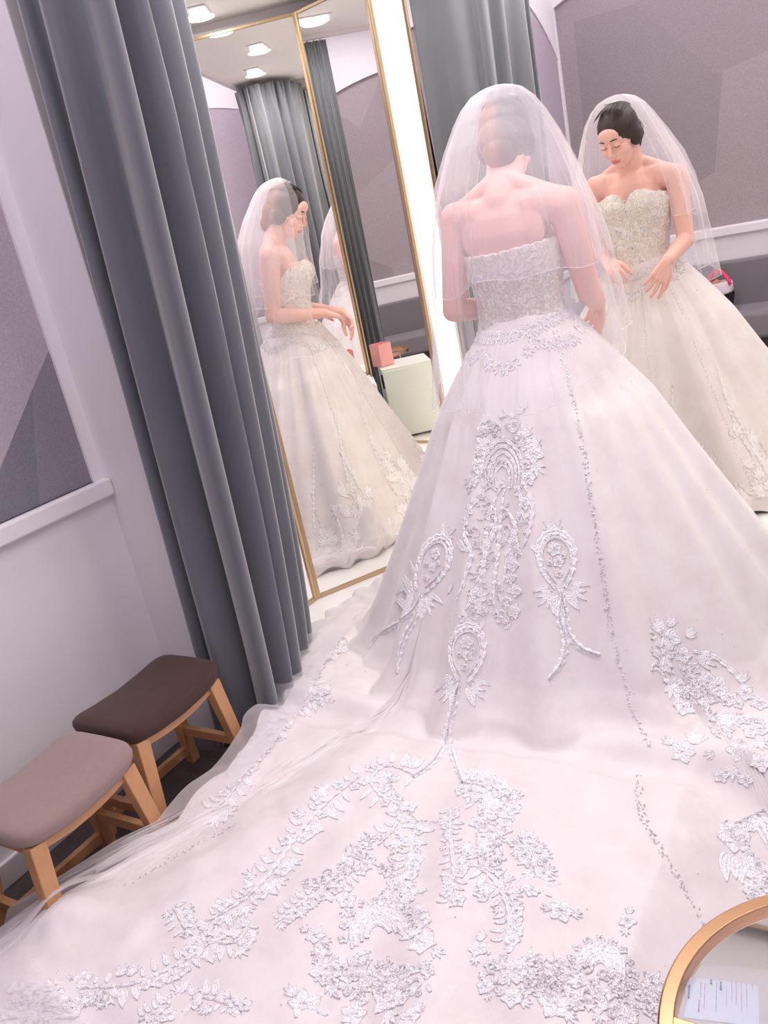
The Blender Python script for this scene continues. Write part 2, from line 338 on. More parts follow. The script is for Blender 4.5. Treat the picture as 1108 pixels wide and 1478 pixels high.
#=================================================================== mirrors
MTOP = 2.63
def mirror(p, q, label, z0=0.0, z1=MTOP, back=0.02, fr=0.019):
    """panel from p to q; its face looks to the right of p->q"""
    p = Vector((*p, 0)); q = Vector((*q, 0)); d = (q-p); L = d.length; d.normalize(); n = Vector((d.y, -d.x, 0))
    R = empty('mirror_panel', p, label, 'mirror', 'mirror panels around the platform')
    def P(s, o, z): return p + d*s + n*o + Vector((0, 0, z))
    g = MB(); g.add([P(fr*.6, 0, z0+fr*.6), P(L-fr*.6, 0, z0+fr*.6), P(L-fr*.6, 0, z1-fr*.6), P(fr*.6, 0, z1-fr*.6)], [(0, 1, 2, 3)])
    g.build('mirror_glass', M['mirror'], R)
    f = MB()
    def bx(s0, s1, za, zb, o0=-0.012, o1=0.006):
        vs = [P(s, o, z) for z in (za, zb) for o in (o0, o1) for s in (s0, s1)]
        f.add(vs, [(0,2,3,1),(4,5,7,6),(0,1,5,4),(2,6,7,3),(0,4,6,2),(1,3,7,5)])
    bx(0, fr, z0, z1); bx(L-fr, L, z0, z1); bx(fr, L-fr, z0, z0+fr); bx(fr, L-fr, z1-fr, z1)
    f.build('frame', M['gold'], R, bevel=0.003)
    k = MB(); f2 = f; f = k; bx(0.003, L-0.003, z0+.003, z1-.003, -0.03, -0.004); k.build('backing', M['mback'], R)
    return R
AL = (-1.233, -0.715); AR = (-0.845, -0.057); CL = (-0.757, 0.0)
mirror((-1.255, -1.34), AL, 'narrow gold framed mirror on the side wall beside the left curtain')
mirror(AL, AR, 'tall gold framed mirror left of the light strip, showing the bride in profile')
mirror(CL, (0.757, 0.0), 'wide tall mirror behind the bride, showing her from the front')
mirror((0.845, -0.057), (1.19, -0.487), 'angled gold framed mirror at the right end of the wide mirror, behind the cabinet')
mirror((1.19, -0.487), (1.235, -1.34), 'narrow gold framed mirror on the right side wall beside the right curtain')
def strip(p, q, label):
    p = Vector((*p, 0)); q = Vector((*q, 0)); d = (q-p).normalized(); n = Vector((d.y, -d.x, 0)); L = (q-p).length
    R = empty('light_strip', p, label, 'light', 'vertical light strips between mirrors')
    b = MB(); N = 8; rows = []
    for z in (0.02, MTOP+0.05):
        rows.append([p + d*(0.008+(L-0.016)*i/N) + n*(0.004+0.006*math.sin(PI*i/N)) + Vector((0, 0, z)) for i in range(N+1)])
    b.grid(rows); b.build('diffuser', M['strip'], R, smooth=True)
    h = MB(); h.bar(p+d*0.003-n*0.002+Vector((0,0,0)), p+d*0.003-n*0.002+Vector((0,0,MTOP+.06)), 0.01, 0.02, up=n)
    h.bar(q-d*0.003-n*0.002+Vector((0,0,0)), q-d*0.003-n*0.002+Vector((0,0,MTOP+.06)), 0.01, 0.02, up=n)
    h.bar(p+d*L/2-n*0.015, p+d*L/2-n*0.015+Vector((0,0,MTOP+.06)), L, 0.012, up=n)
    h.build('housing', M['striph'], R)
strip(AR, CL, 'glowing vertical light strip left of the bride between two mirrors')
strip((0.757, 0), (0.845, -0.057), 'glowing vertical light strip at the right end of the wide mirror')

#=================================================================== downlights
def downlight(x, y, z, label, grp):
    R = empty('ceiling_light', (x, y, z), label, 'light', grp)
    MB().box(x-0.115, x+0.115, y-0.06, y+0.06, z-0.008, z-0.001).build('plate', M['lamprim'], R, bevel=0.004)
    for dx in (-0.055, 0.055):
        MB().lathe([(0.044, z-0.004), (0.046, z-0.028), (0.040, z-0.030), (0.037, z-0.024)], (x+dx, y), 28).build('lamp_cup', M['lampcup'], R, smooth=True)
        MB().lathe([(0.001, z-0.026), (0.038, z-0.026)], (x+dx, y), 28).build('lamp_lens', M['lamp'], R)
for (x, y), w_ in zip(DOWN_IN, ('above the left mirror', 'above the middle of the platform', 'above the right mirror', 'above the left curtain')):
    downlight(x, y, CEIL_IN, 'twin round downlight in the booth ceiling ' + w_, 'twin downlights in the booth ceiling')
for (x, y), w_ in zip(FILL_OUT, ('above the stools', 'above the train', 'near the right wall', 'above the bench, left end', 'above the bench, middle', 'above the bench, right end')):
    downlight(x, y, CEIL_OUT, 'added unseen fill downlight in the outer ceiling ' + w_, 'added unseen fill downlights in the outer ceiling')  # fixtures added out of view for the fill lamps

#=================================================================== curtains
def curtain(path, z0, z1, label, seed, waves, amp, z0b=None, flare=0.0):
    r = random.Random(seed); A = np.array(path, float)
    for _ in range(4):                                            # round the corners of the track
        A = np.concatenate([A[:1]] + [np.stack([a*.75+b_*.25, a*.25+b_*.75]) for a, b_ in zip(A, A[1:])] + [A[-1:]])
    dl = np.r_[0, np.cumsum(np.hypot(*np.diff(A, axis=0).T))]; L = dl[-1]; mid = A[len(A)//2]
    R = empty('curtain', (mid[0], mid[1], z0), label, 'curtain', 'grey velvet curtains at the alcove opening')
    NU, NV = 36*waves, 90; ph = [r.uniform(0, 6) for _ in range(6)]; wam = [r.uniform(0.55, 1.35) for _ in range(waves*2+3)]; P = []
    warp = np.r_[0, np.cumsum([r.uniform(0.5, 1.6) for _ in range(waves+1)])]; warp = warp/warp[-1]
    for i in range(NV+1):
        t = i/NV; row = []
        for j in range(NU+1):
            s = j/NU; k = float(np.interp(s, warp, np.arange(len(warp))))
            w0, w1_ = wam[int(k) % len(wam)], wam[(int(k)+1) % len(wam)]; fr = k-int(k); wa = w0+(w1_-w0)*fr*fr*(3-2*fr)
            a = amp*wa*(0.55+0.45*min(1, t*3))*(1+0.3*math.sin(2.4*t+ph[0]+k))
            w1 = math.sin(2*PI*k+0.5*math.sin(1.7*t*PI+ph[1])); w1 = math.copysign(abs(w1)**0.8, w1)
            o = a*w1 + 0.22*amp*math.sin(4*PI*k+ph[2]+2.5*t)*min(1, 2*t)
            if t < 0.10: o += 0.45*amp*math.sin(6*PI*k)*(1-t/0.10)  # pinch pleats at the head tape
            d = s*L; p = np.array([np.interp(d, dl, A[:, 0]), np.interp(d, dl, A[:, 1])])
            q = np.array([np.interp(min(L, d+.02), dl, A[:, 0]), np.interp(min(L, d+.02), dl, A[:, 1])]) - np.array([np.interp(max(0, d-.02), dl, A[:, 0]), np.interp(max(0, d-.02), dl, A[:, 1])])
            q /= np.hypot(*q); n = np.array([q[1], -q[0]])
            p = p + n*o + q*0.012*math.cos(2*PI*k+ph[4])
            p[0] += flare*(1-t)**0.6*max(math.sin(PI*s)**.7, .6*(s < .5))
            zb = z0b(s) if z0b else z0
            row.append((p[0], p[1], z1+(zb-z1)*t))
        P.append(row)
    MB().grid(P).build('cloth', M['velvet'], R, smooth=True, solid=0.004)
    return R
curtain([(-1.155, -1.48), (-0.94, -1.46), (-0.955, -1.28), (-0.99, -1.11), (-1.20, -0.97)], -0.10, 2.66, 'heavy grey velvet curtain hanging beside the stools, left of the mirrors', 5, 7, 0.040, z0b=lambda s: -0.145 if s < .42 else -0.145+0.155*min(1, (s-0.42)*8), flare=0.185)
curtain([(0.885, -1.45), (1.08, -1.44), (1.14, -1.30), (1.18, -1.16)], -0.13, 2.66, 'grey velvet curtain at the right side of the alcove, seen in mirror', 11, 7, 0.036, z0b=lambda s: 0.01 if s > .5 else -.14)

#=================================================================== bench and bag
R = empty('bench', (0.2, -3.3, FLOOR), 'long low grey upholstered wall bench below the papered niche', 'bench')
MB().box(-1.31, 1.9, -3.44, -2.99, 0.16, 0.34).build('seat_cushion', M['bench'], R, bevel=0.03, seg=4)
MB().box(-1.31, 1.9, -3.495, -3.40, 0.30, 0.655).build('backrest', M['bench'], R, bevel=0.02, seg=4)
MB().box(-1.31, 1.9, -3.42, -3.05, FLOOR, 0.165).build('plinth', mat('dark_plinth', (0.05, 0.045, 0.05), 0.6), R)
def bagshape(cx, cy, z, sx, sy, h, top=1.15, n=24, m=8):
    P = []
    for i in range(m+1):
        t = i/m; k = (1+(top-1)*t)*(1-0.25*(1-t)**6)
        P.append([(cx+sx/2*k*math.copysign(abs(math.cos(a))**0.6, math.cos(a)), cy+sy/2*k*math.copysign(abs(math.sin(a))**0.6, math.sin(a)), z+h*t+0.006*math.sin(3*a+5*t)) for a in np.linspace(0, 2*PI, n, endpoint=False)])
    return P
R = empty('handbag', (-0.28, -3.2, 0.34), 'handbag with black base, printed top and pink strap on the grey bench', 'bag')
P = bagshape(-0.30, -3.22, 0.342, 0.17, 0.12, 0.115); b = MB().grid(P, True); b.add(P[0], [tuple(range(23, -1, -1))]); b.build('base', M['black'], R, smooth=True)
P = bagshape(-0.30, -3.22, 0.452, 0.19, 0.13, 0.09, 0.9); MB().grid(P, True).build('printed_top', M['printed'], R, smooth=True, solid=0.004)
MB().tube([(-0.385+0.17*t, -3.17-0.02*math.sin(PI*t), 0.52+0.11*math.sin(PI*t)) for t in np.linspace(0, 1, 14)], 0.011).build('strap', M['redpink'], R, smooth=True)
MB().tube([(-0.37+0.15*t, -3.27, 0.52+0.08*math.sin(PI*t)) for t in np.linspace(0, 1, 14)], 0.009).build('strap', M['redpink'], R, smooth=True)
P = bagshape(-0.32, -3.22, 0.50, 0.10, 0.08, 0.06, 0.4, 16, 5); MB().grid(P, True).build('scarf', M['tan'], R, smooth=True)

#=================================================================== cabinet and boxes (seen in the mirrors)
R = empty('cabinet', (0.925, -0.62, 0), 'small pale green white cabinet on the platform, in front of the right mirror', 'cabinet')
A_ = Matrix.Translation((0.925, -0.62, 0)) @ Matrix.Rotation(math.radians(-6), 4, 'Z')
MB().box(-0.17, 0.17, -0.20, 0.16, 0.012, 0.485, A_).build('body', M['cab'], R, bevel=0.003)
MB().box(-0.165, 0.165, 0.162, 0.176, 0.02, 0.47, A_).build('door', M['cab'], R, bevel=0.002)
MB().box(-0.176, -0.168, 0.10, 0.165, 0.37, 0.46, A_).build('handle', M['black'], R)
for zz in (0.36, 0.05): MB().box(0.168, 0.178, 0.12, 0.165, zz, zz+0.09, A_).build('hinge', M['black'], R)
R = empty('box', (1.03, -0.68, 0.487), 'open topped pink cardboard box standing on the pale cabinet', 'box')
A_ = Matrix.Translation((1.055, -0.66, 0.4875)) @ Matrix.Rotation(math.radians(20), 4, 'Z')
b = MB(); b.box(-0.05, 0.05, -0.06, 0.06, 0, 0.003, A_)
for q in ((-0.05, -0.047, -0.06, 0.06), (0.047, 0.05, -0.06, 0.06), (-0.047, 0.047, -0.06, -0.057), (-0.047, 0.047, 0.057, 0.06)): b.box(*q, 0.003, 0.15, A_)
b.build('carton', M['pink'], R)

#=================================================================== stools
def stool(x0, x1, y0, y1, ztop, label, seat_mat, rim=0.0):
    cx, cy, hx, hy = (x0+x1)/2, (y0+y1)/2, (x1-x0)/2, (y1-y0)/2
    R = empty('stool', (cx, cy, FLOOR), label, 'stool')
    # saddle seat: long axis along y, ends curl up
    N, Mm = 30, 22; top = []; 
    def sup(a, e): return math.copysign(abs(a)**e, a)
    b = MB(); th = 0.052
    prof = [(0.0, 0.0), (0.5, 0.0), (0.8, -0.001), (0.93, -0.006), (0.985, -0.016), (1.0, -0.027), (0.985, -0.040), (0.95, -0.050), (0.5, -0.052), (0.0, -0.052)]
    P = []
    for k, dz in prof:
        row = []
        for i in range(64):
            a = 2*PI*i/64; xx = sup(math.cos(a), 0.32)*k; yy = sup(math.sin(a), 0.32)*k
            sad = 0.024*(yy**2) - 0.010*(1-min(1, k))*0
            row.append((cx+hx*xx, cy+hy*yy, ztop - 0.024 + sad + dz + 0.010*(1-xx*xx)*(1 if dz > -0.02 else 0)*(1-0.6*yy*yy)))
        P.append(row)
    b.grid(P, True); s = b.build('seat', seat_mat, R, smooth=True)
    zb = ztop-0.024-0.052
    # wooden under-frame that follows the curve
    b = MB()
    for sx in (-1, 1):
        pts = [Vector((cx+sx*(hx-0.035), cy+t*(hy-0.04), zb-0.014+0.020*t*t)) for t in np.linspace(-1, 1, 12)]
        rows = [[p+Vector((dx, 0, dz)) for dx, dz in ((-.01, -.016), (.01, -.016), (.01, .016), (-.01, .016))] for p in pts]
        b.grid(rows, True); b.add(rows[0], [(0, 1, 2, 3)]); b.add(rows[-1], [(3, 2, 1, 0)])
    for sy in (-1, 1): b.bar((cx-hx+.03, cy+sy*(hy-0.045), zb-0.004), (cx+hx-.03, cy+sy*(hy-0.045), zb-0.004), 0.018, 0.036)
    b.build('apron', M['wood'], R, bevel=0.002)
    feet = {}
    for sx in (-1, 1):
        for sy in (-1, 1):
            t = Vector((cx+sx*(hx-0.032), cy+sy*(hy-0.045), zb+0.012)); f = Vector((cx+sx*(hx-0.012), cy+sy*(hy-0.008), FLOOR+0.002)); feet[sx, sy] = (t, f)
            MB().bar(f, t, 0.030, 0.034, up=(0, 1, 0), w2=0.036, h2=0.044).build('leg', M['wood'], R, bevel=0.003)
    def at(sx, sy, z):
        t, f = feet[sx, sy]; k = (z-f.z)/(t.z-f.z); return f.lerp(t, k)
    for sx in (-1, 1): MB().bar(at(sx, -1, FLOOR+0.055), at(sx, 1, FLOOR+0.055), 0.02, 0.030).build('stretcher', M['wood'], R, bevel=0.002)
    for sy in (-1, 1): MB().bar(at(-1, sy, FLOOR+0.13), at(1, sy, FLOOR+0.13), 0.02, 0.030).build('stretcher', M['wood'], R, bevel=0.002)
    return R
stool(-1.195, -0.920, -1.955, -1.570, 0.262, 'wooden stool with dark brown padded seat beside the curtain', M['brown'])
stool(-1.155, -0.862, -2.345, -1.972, 0.262, 'wooden stool with taupe padded seat, nearer of the two', M['taupe'])

# black bag on the carpet
R = empty('cloth_bag', (-1.15, -2.6, FLOOR), 'black cloth bag on the carpet beside the taupe stool', 'bag')
P = bagshape(-1.16, -2.60, FLOOR+0.002, 0.27, 0.40, 0.36, 1.12, 40, 14); b = MB().grid(P, True); b.add(P[-1], [tuple(range(40))]); b.build('body', M['black'], R, smooth=True)
MB().tube([(-1.16, -2.70+0.2*t, 0.20+0.10*math.sin(PI*t)) for t in np.linspace(0, 1, 12)], 0.009).build('handle', M['black'], R, smooth=True)

#=================================================================== round glass table
TX, TY, TZ, TR = 0.786, -2.315, 0.35, 0.252
R = empty('side_table', (TX, TY, FLOOR), 'round glass table with rose gold rim in the near right corner', 'table')
MB().lathe([(TR-0.020, TZ-0.028), (TR, TZ-0.028), (TR+0.001, TZ-0.003), (TR-0.002, TZ), (TR-0.019, TZ), (TR-0.020, TZ-0.002), (TR-0.020, TZ-0.028)], (TX, TY), 96).build('rim', M['copper'], R, smooth=False, bevel=0.001)
MB().lathe([(0.001, TZ-0.012), (TR-0.019, TZ-0.012), (TR-0.019, TZ-0.019), (0.001, TZ-0.019)], (TX, TY), 96).build('glass_top', M['glass'], R)
MB().box(TX-TR+0.016, TX+TR-0.016, -2.375, -2.350, TZ-0.026, TZ-0.0005).build('cross_bar', M['copper'], R, bevel=0.002)
for k in range(3):
    a = math.radians((-40, 75, 215)[k]); ca, sa = math.cos(a), math.sin(a)
    MB().tube([(TX+ca*(TR-.012), TY+sa*(TR-.012), TZ-0.02), (TX+ca*(TR-.02), TY+sa*(TR-.02), 0.1), (TX+ca*(TR-.03), TY+sa*(TR-.03), FLOOR+.045)], 0.009).build('leg', M['copper'], R, smooth=True)
R = empty('paper_card', (TX-0.06, TY, TZ-0.01), 'sheet with small blue and pink printing lying under the table glass', 'paper')
zc = TZ-0.0195
def pt(px, py, z):
    d = ray(px, py); return CAM + d*(z-CAM[2])/d[2]
c4 = [pt(990, 1409, zc), pt(1094, 1422, zc), pt(1096, 1482, zc), pt(986, 1469, zc)]
b = MB(); b.add([Vector(c) for c in c4] + [Vector(c)-Vector((0, 0, 0.0008)) for c in c4], [(0,1,2,3),(7,6,5,4),(0,4,5,1),(1,5,6,2),(2,6,7,3),(3,7,4,0)]); b.build('sheet', M['white'], R)
def card(s, t): return Vector(c4[0]).lerp(Vector(c4[1]), s).lerp(Vector(c4[3]).lerp(Vector(c4[2]), s), t) + Vector((0, 0, 0.0012))
r_ = random.Random(2)
for name, m_, cols in (('blue_heading', 'blueink', [(0.055, .22, .55, .022), (0.355, .02, .14, .03), (0.49, .04, .26, .03)]), ('grey_lines', 'greyink', [(0.215, .1, .5, .009), (.43, .08, .8, .009), (.57, .2, .6, .008), (.92, .02, .15, .012)]), ('pink_lines', 'pinkink', [(.27, .12, .75, .010), (.20, .55, .85, .02), (.64, .02, .5, .008), (.70, .0, .55, .010), (.77, .02, .7, .008), (.84, .0, .6, .008)])):
    b = MB()
    for s0, t0, t1, w_ in cols:
        t = t0
        while t < t1:
            t2 = min(t1, t + r_.uniform(.02, .06)); ww = w_*r_.uniform(.6, 1.1)
            q = [card(s0-ww/2, t), card(s0+ww/2, t), card(s0+ww/2, t2), card(s0-ww/2, t2)]; b.add(q, [(0, 1, 2, 3)]); t = t2 + r_.uniform(.008, .02)
    b.build(name, M[m_], R)
#@@PERSON
#=================================================================== the bride: body as one smooth blended surface
class SDF:
    """rounded cones and ellipsoids blended with a smooth minimum"""
    def __init__(s): s.pr = []
    def cone(s, a, b, ra, rb, k=0.012, sc=None, sub=False): s.pr.append(('c', np.array(a, float), np.array(b, float), ra, rb, k, sc, sub))
    def ell(s, c, r, k=0.012, R=None, sub=False): s.pr.append(('e', np.array(c, float), np.array(r, float), R, None, k, None, sub))
    def __call__(s, P):
        D = np.full(len(P), 9.0)
        for t, a, b, ra, rb, k, sc, sub in s.pr:
            if t == 'c':
                Q, A, B = P, a, b
                if sc is not None: c0, S = sc; Q = (P-c0)/S; A = (a-c0)/S; B = (b-c0)/S
                ab = B-A; h = np.clip(((Q-A)@ab)/max(ab@ab, 1e-9), 0, 1)
                d = np.linalg.norm(Q-A-h[:, None]*ab, axis=1) - (ra+(rb-ra)*h)
                if sc is not None: d = d*min(S)
            else:
                Q = P-a
                if ra is not None: Q = Q@ra
                k0 = np.linalg.norm(Q/b, axis=1); k1 = np.linalg.norm(Q/(b*b), axis=1); d = k0*(k0-1)/np.maximum(k1, 1e-9)
            if sub: h = np.clip(0.5-0.5*(D+d)/k, 0, 1); D = D*(1-h)-d*h + k*h*(1-h)
            else: h = np.clip(0.5+0.5*(D-d)/k, 0, 1); D = D*h+d*(1-h) - k*h*(1-h)
        return D
    def seed(s):
        """rough union of spheres for the remesher"""
        b = MB()
        def sph(c, r, R=None, n=10):
            r = np.array(r)*np.ones(3)
            P = [[0]*(n*2) for _ in range(n+1)]
            rows = []
            for i in range(n+1):
                th = PI*i/n
                row = []
                for j in range(2*n):
                    q = np.array([math.sin(th)*math.cos(PI*j/n), math.sin(th)*math.sin(PI*j/n), math.cos(th)])*r
                    if R is not None: q = R@q
                    row.append(c+q)
                rows.append(row)
            b.grid(rows, True)
        for t, a, bb, ra, rb, k, sc, sub in s.pr:
            if sub: continue
            if t == 'e': sph(a, bb, ra, 14)
            else:
                L = np.linalg.norm(bb-a); n = max(1, int(L/(0.35*min(ra, rb)))); S = np.ones(3) if sc is None else sc[1]
                for i in range(n+1): h = i/n; sph(a+(bb-a)*h, (ra+(rb-ra)*h)*S, None, 8)
        return b
    def mesh(s, name, voxel, mat_, parent=None, iters=5):
        o = s.seed().build(name+'_seed', mat_)
        m = o.modifiers.new('r', 'REMESH'); m.mode = 'VOXEL'; m.voxel_size = voxel; m.adaptivity = 0
        dg = bpy.context.evaluated_depsgraph_get(); ev = o.evaluated_get(dg); me = bpy.data.meshes.new_from_object(ev)
        bpy.data.objects.remove(o)
        n = len(me.vertices); V = np.empty(n*3); me.vertices.foreach_get('co', V); V = V.reshape(-1, 3)
        e = 0.0008
        for it in range(iters):
            d = s(V); G = np.stack([s(V+np.eye(3)[i]*e) - s(V-np.eye(3)[i]*e) for i in range(3)], 1)/(2*e)
            g2 = np.maximum((G*G).sum(1), 0.15); V = V - 0.9*np.clip(d, -.01, .01)[:, None]*G/g2[:, None]
        me.vertices.foreach_set('co', V.reshape(-1)); me.update(); me.polygons.foreach_set('use_smooth', [True]*len(me.polygons))
        me.materials.clear(); me.materials.append(mat_); me.name = name
        ob = bpy.data.objects.new(name, me); link(ob, parent)
        sm = ob.modifiers.new('sm', 'SMOOTH'); sm.factor = 0.4; sm.iterations = 2
        return ob, V

T0 = np.array([-0.18, -0.70])              # torso axis
def tp(x, y, z): return np.array([T0[0]+x, T0[1]+y, z])
body = SDF()
DS = (tp(0, 0, 1.1), np.array([1, 0.74, 1]))
body.cone(tp(0, .0, 0.86), tp(0, 0, 0.95), .160, .150, .03, DS)
body.cone(tp(0, 0, 0.95), tp(0, 0.0, 1.04), .150, .112, .03, DS)
body.cone(tp(0, 0, 1.04), tp(0, -0.005, 1.17), .112, .130, .03, DS)
body.cone(tp(0, -.005, 1.17), tp(0, -0.015, 1.27), .130, .128, .03, DS)
body.cone(tp(-.075, -.02, 1.325), tp(.075, -.02, 1.325), .062, .062, .04)
for sx in (-1, 1):
    body.ell(tp(sx*.062, .072, 1.235), (.058, .050, .055), .03)
    body.ell(tp(sx*.075, -.066, 1.27), (.055, .018, .070), .05)          # shoulder blades
    body.cone(tp(sx*.025, -.022, 1.412), tp(sx*.135, -.022, 1.352), .028, .030, .06)   # trapezius
    body.cone(tp(sx*.02, .045, 1.345), tp(sx*.125, .0, 1.352), .009, .010, .035)      # collarbone
    body.ell(tp(sx*.05, -.07, .90), (.085, .07, .09), .04)
    body.cone(tp(sx*.08, 0, .88), tp(sx*.075, .01, .48), .085, .055, .03)
    body.cone(tp(sx*.075, .01, .48), tp(sx*.07, -.01, .10), .055, .034, .02)
    body.cone(tp(sx*.07, -.02, .07), tp(sx*.075, .12, .045), .032, .026, .02)
SH = {-1: tp(-.158, -.02, 1.335), 1: tp(.178, -.025, 1.315)}
EL = {-1: tp(-.195, -.065, 1.075), 1: tp(.205, .02, 1.060)}
WR = {-1: np.array([-.275, -.535, 1.035]), 1: np.array([-.015, -.472, 1.000])}
HT = {-1: np.array([-.19, -.45, .985]), 1: np.array([-.062, -.428, .908])}
for k in (-1, 1):
    body.cone(tp(k*.11, -.02, 1.33), SH[k], .058, .050, .035)
    mid = SH[k]*.6+EL[k]*.4
    body.cone(SH[k], mid, .049, .043, .02); body.cone(mid, EL[k], .043, .036, .015)
    m2 = EL[k]*.65+WR[k]*.35; body.cone(EL[k], m2, .036, .035, .015); body.cone(m2, WR[k], .035, .0225, .012)
def hand(w, tip, palm_n, thumb_side, curl, sp=0.0):
    """w wrist, tip rough fingertip aim, palm_n direction the palm faces, five unequal bent fingers"""
    f = tip-w; f /= np.linalg.norm(f); n = np.array(palm_n, float); n -= f*(n@f); n /= np.linalg.norm(n); s = np.cross(f, n)*thumb_side
    kn = []
    for i, off in enumerate((.030, .010, -.010, -.029)):
        b0 = w + f*.008 + s*off*.45; k1 = w + f*(.076-.004*abs(i-1)) + s*off - n*.004; body.cone(b0, k1, .0135, .0105, .010); kn.append(k1)
    body.cone(w-f*.01, w+f*.03, .021, .018, .012, (w, np.array([1, 1, 1])))
    for i, (k1, L) in enumerate(zip(kn, (.072, .080, .075, .060))):
        c = curl[i]; d = f*1.0 + s*(.10-.075*i)*(1+sp); p = k1; a = 0
        for seg, (fr_, r0, r1) in enumerate(((.45, .0088, .0080), (.32, .0080, .0073), (.23, .0073, .0060))):
            a += c*(0.75 if seg == 0 else 1.0); dd = d*math.cos(a)+n*math.sin(a); dd /= np.linalg.norm(dd); q = p+dd*L*fr_; body.cone(p, q, r0, r1, .0025); p = q
    t0 = w + f*.018 + s*.020 + n*.004; t1 = t0 + f*.030+s*.022+n*.012; t2 = t1+f*.028+s*.008+n*.008; t3 = t2+f*.022-s*.002+n*.006
    body.cone(t0, t1, .0150, .0110, .008); body.cone(t1, t2, .0108, .0092, .003); body.cone(t2, t3, .0090, .0070, .003)
hand(WR[-1], HT[-1], (0.15, -0.35, -1), -1, (.25, .38, .48, .55))
hand(WR[1], HT[1], (-.55, -.75, -.25), -1, (.30, .36, .42, .46), .6)
# neck and head
HC = np.array([-.190, -.612, 1.514])
yaw, pit = math.radians(16), math.radians(27)                # turned to her left, looking down
F0 = np.array([-math.sin(yaw)*math.cos(pit), math.cos(yaw)*math.cos(pit), -math.sin(pit)])
X0 = np.array([math.cos(yaw), math.sin(yaw), 0.0]); U0 = np.cross(X0, F0)
if U0[2] < 0: U0 = -U0
HR = np.stack([X0, F0, U0], 1)
def hp(x, f, u): return HC + HR@np.array([x, f, u])
body.cone(tp(0, -.03, 1.35), hp(0, -.030, -.055), .060, .052, .04)
body.ell(hp(0, -.010, .020), (.071, .090, .088), .02, HR)
body.ell(hp(0, .030, -.045), (.054, .052, .062), .03, HR)
body.ell(hp(0, .052, -.092), (.022, .020, .018), .025, HR)
body.ell(hp(0, .070, .040), (.045, .018, .030), .03, HR)
for sx in (-1, 1):
    body.ell(hp(sx*.036, .050, -.030), (.024, .024, .024), .02, HR)      # cheeks
    body.ell(hp(sx*.030, .096, .005), (.016, .014, .0090), .012, HR, sub=True)   # eye sockets
    body.ell(hp(sx*.030, .0730, .001), (.0140, .0115, .0105), .004, HR)   # lowered lids
    body.ell(hp(sx*.0090, .0885, -.036), (.0070, .0080, .0060), .005, HR)  # nostril wings
    body.ell(hp(sx*.071, -.012, -.022), (.007, .016, .026), .006, HR)      # ears
    body.cone(hp(sx*.014, .082, .020), hp(sx*.040, .072, .021), .006, .005, .015)   # brow ridge
body.cone(hp(0, .080, .006), hp(0, .0955, -.031), .0065, .0092, .012)      # nose
body.cone(hp(-.013, .0815, -.0600), hp(.013, .0815, -.0600), .0046, .0046, .004)
body.cone(hp(-.010, .0815, -.0690), hp(.010, .0815, -.0690), .0052, .0052, .004)
body.cone(hp(-.004, .083, -.0595), hp(.004, .083, -.0595), .0048, .0048, .003)
person, V = body.mesh('person', 0.0030, M['skin'], iters=7)
vg = person.vertex_groups.new(name='torso')
_w = np.clip((np.linalg.norm(V-HC, axis=1)-.125)/.04, 0, 1)*np.minimum.reduce([np.clip((np.linalg.norm(V-(WR[k]+.5*(HT[k]-WR[k])), axis=1)-.11)/.04, 0, 1) for k in (-1, 1)])
for q in range(1, 11): vg.add([int(i) for i in np.where(np.round(_w*10) == q)[0]], q/10, 'REPLACE')
sm2 = person.modifiers.new('torso_smooth', 'SMOOTH'); sm2.factor = 0.5; sm2.iterations = 22; sm2.vertex_group = 'torso'
Q = (V-HC)@HR
tint = .85/(1+np.exp(((Q[:, 0]/.0195)**2+((Q[:, 2]+.0648)/.0098)**2-1)/.18))*(Q[:, 1] > .07)
at_ = person.data.attributes.new('tint', 'FLOAT', 'POINT'); at_.data.foreach_set('value', tint.astype(np.float32))
tag(person, 'bride seen from behind in white lace gown and veil, head bowed, hands before waist', 'person')
# brows and lashes
def facecurve(pts, r): return [tuple(hp(*p)) for p in pts], r
fb = MB(); fl = MB()
bvh_face = BVHTree.FromPolygons([tuple(v) for v in V], [tuple(p.vertices) for p in person.data.polygons])
def onface(x, u, off=0.0008):
    h = bvh_face.ray_cast(Vector(hp(x, .2, u)), Vector(-F0), 0.3)
    return h[0] + h[1]*off if h[0] is not None else Vector(hp(x, .08, u))
for sx in (-1, 1):
    fb = MB(); fl = MB()
    fb.tube([onface(sx*(.013+.029*t), .0235+.006*math.sin(PI*t*.8)-0.004*t) for t in np.linspace(0, 1, 10)], [.0012+.0016*math.sin(PI*min(1, t*1.1+.08)) for t in np.linspace(0, .9, 10)], 6)
    fl.tube([onface(sx*(.018+.024*t), -.0055+.0045*(2*t-1)**2) for t in np.linspace(0, 1, 10)], [.0007+.0007*t for t in np.linspace(0, 1, 10)], 6)
    fb.build('eyebrow', M['hair'], person, smooth=True); fl.build('eyelashes', M['hair'], person, smooth=True)

# hair
hair = SDF()
hair.ell(hp(0, -.018, .030), (.079, .095, .090), .01, HR)
hair.ell(hp(0, -.060, -.020), (.074, .060, .070), .03, HR)
hair.ell(hp(-.010, -.080, -.070), (.050, .038, .046), .03, HR)
for sx in (-1, 1): hair.ell(hp(sx*.062, -.020, -.020), (.024, .040, .040), .02, HR)
hair.ell(hp(0, .140, .018), (.084, .134, .118), .008, HR, sub=True)
hair.ell(hp(0, .145, -.066), (.14, .125, .088), .012, HR, sub=True)
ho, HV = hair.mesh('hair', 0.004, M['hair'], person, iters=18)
Qh = (HV-HC)@HR
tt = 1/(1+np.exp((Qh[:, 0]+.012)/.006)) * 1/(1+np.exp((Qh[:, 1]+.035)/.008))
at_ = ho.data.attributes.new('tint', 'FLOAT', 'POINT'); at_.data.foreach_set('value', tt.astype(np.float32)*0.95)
strand = MB()
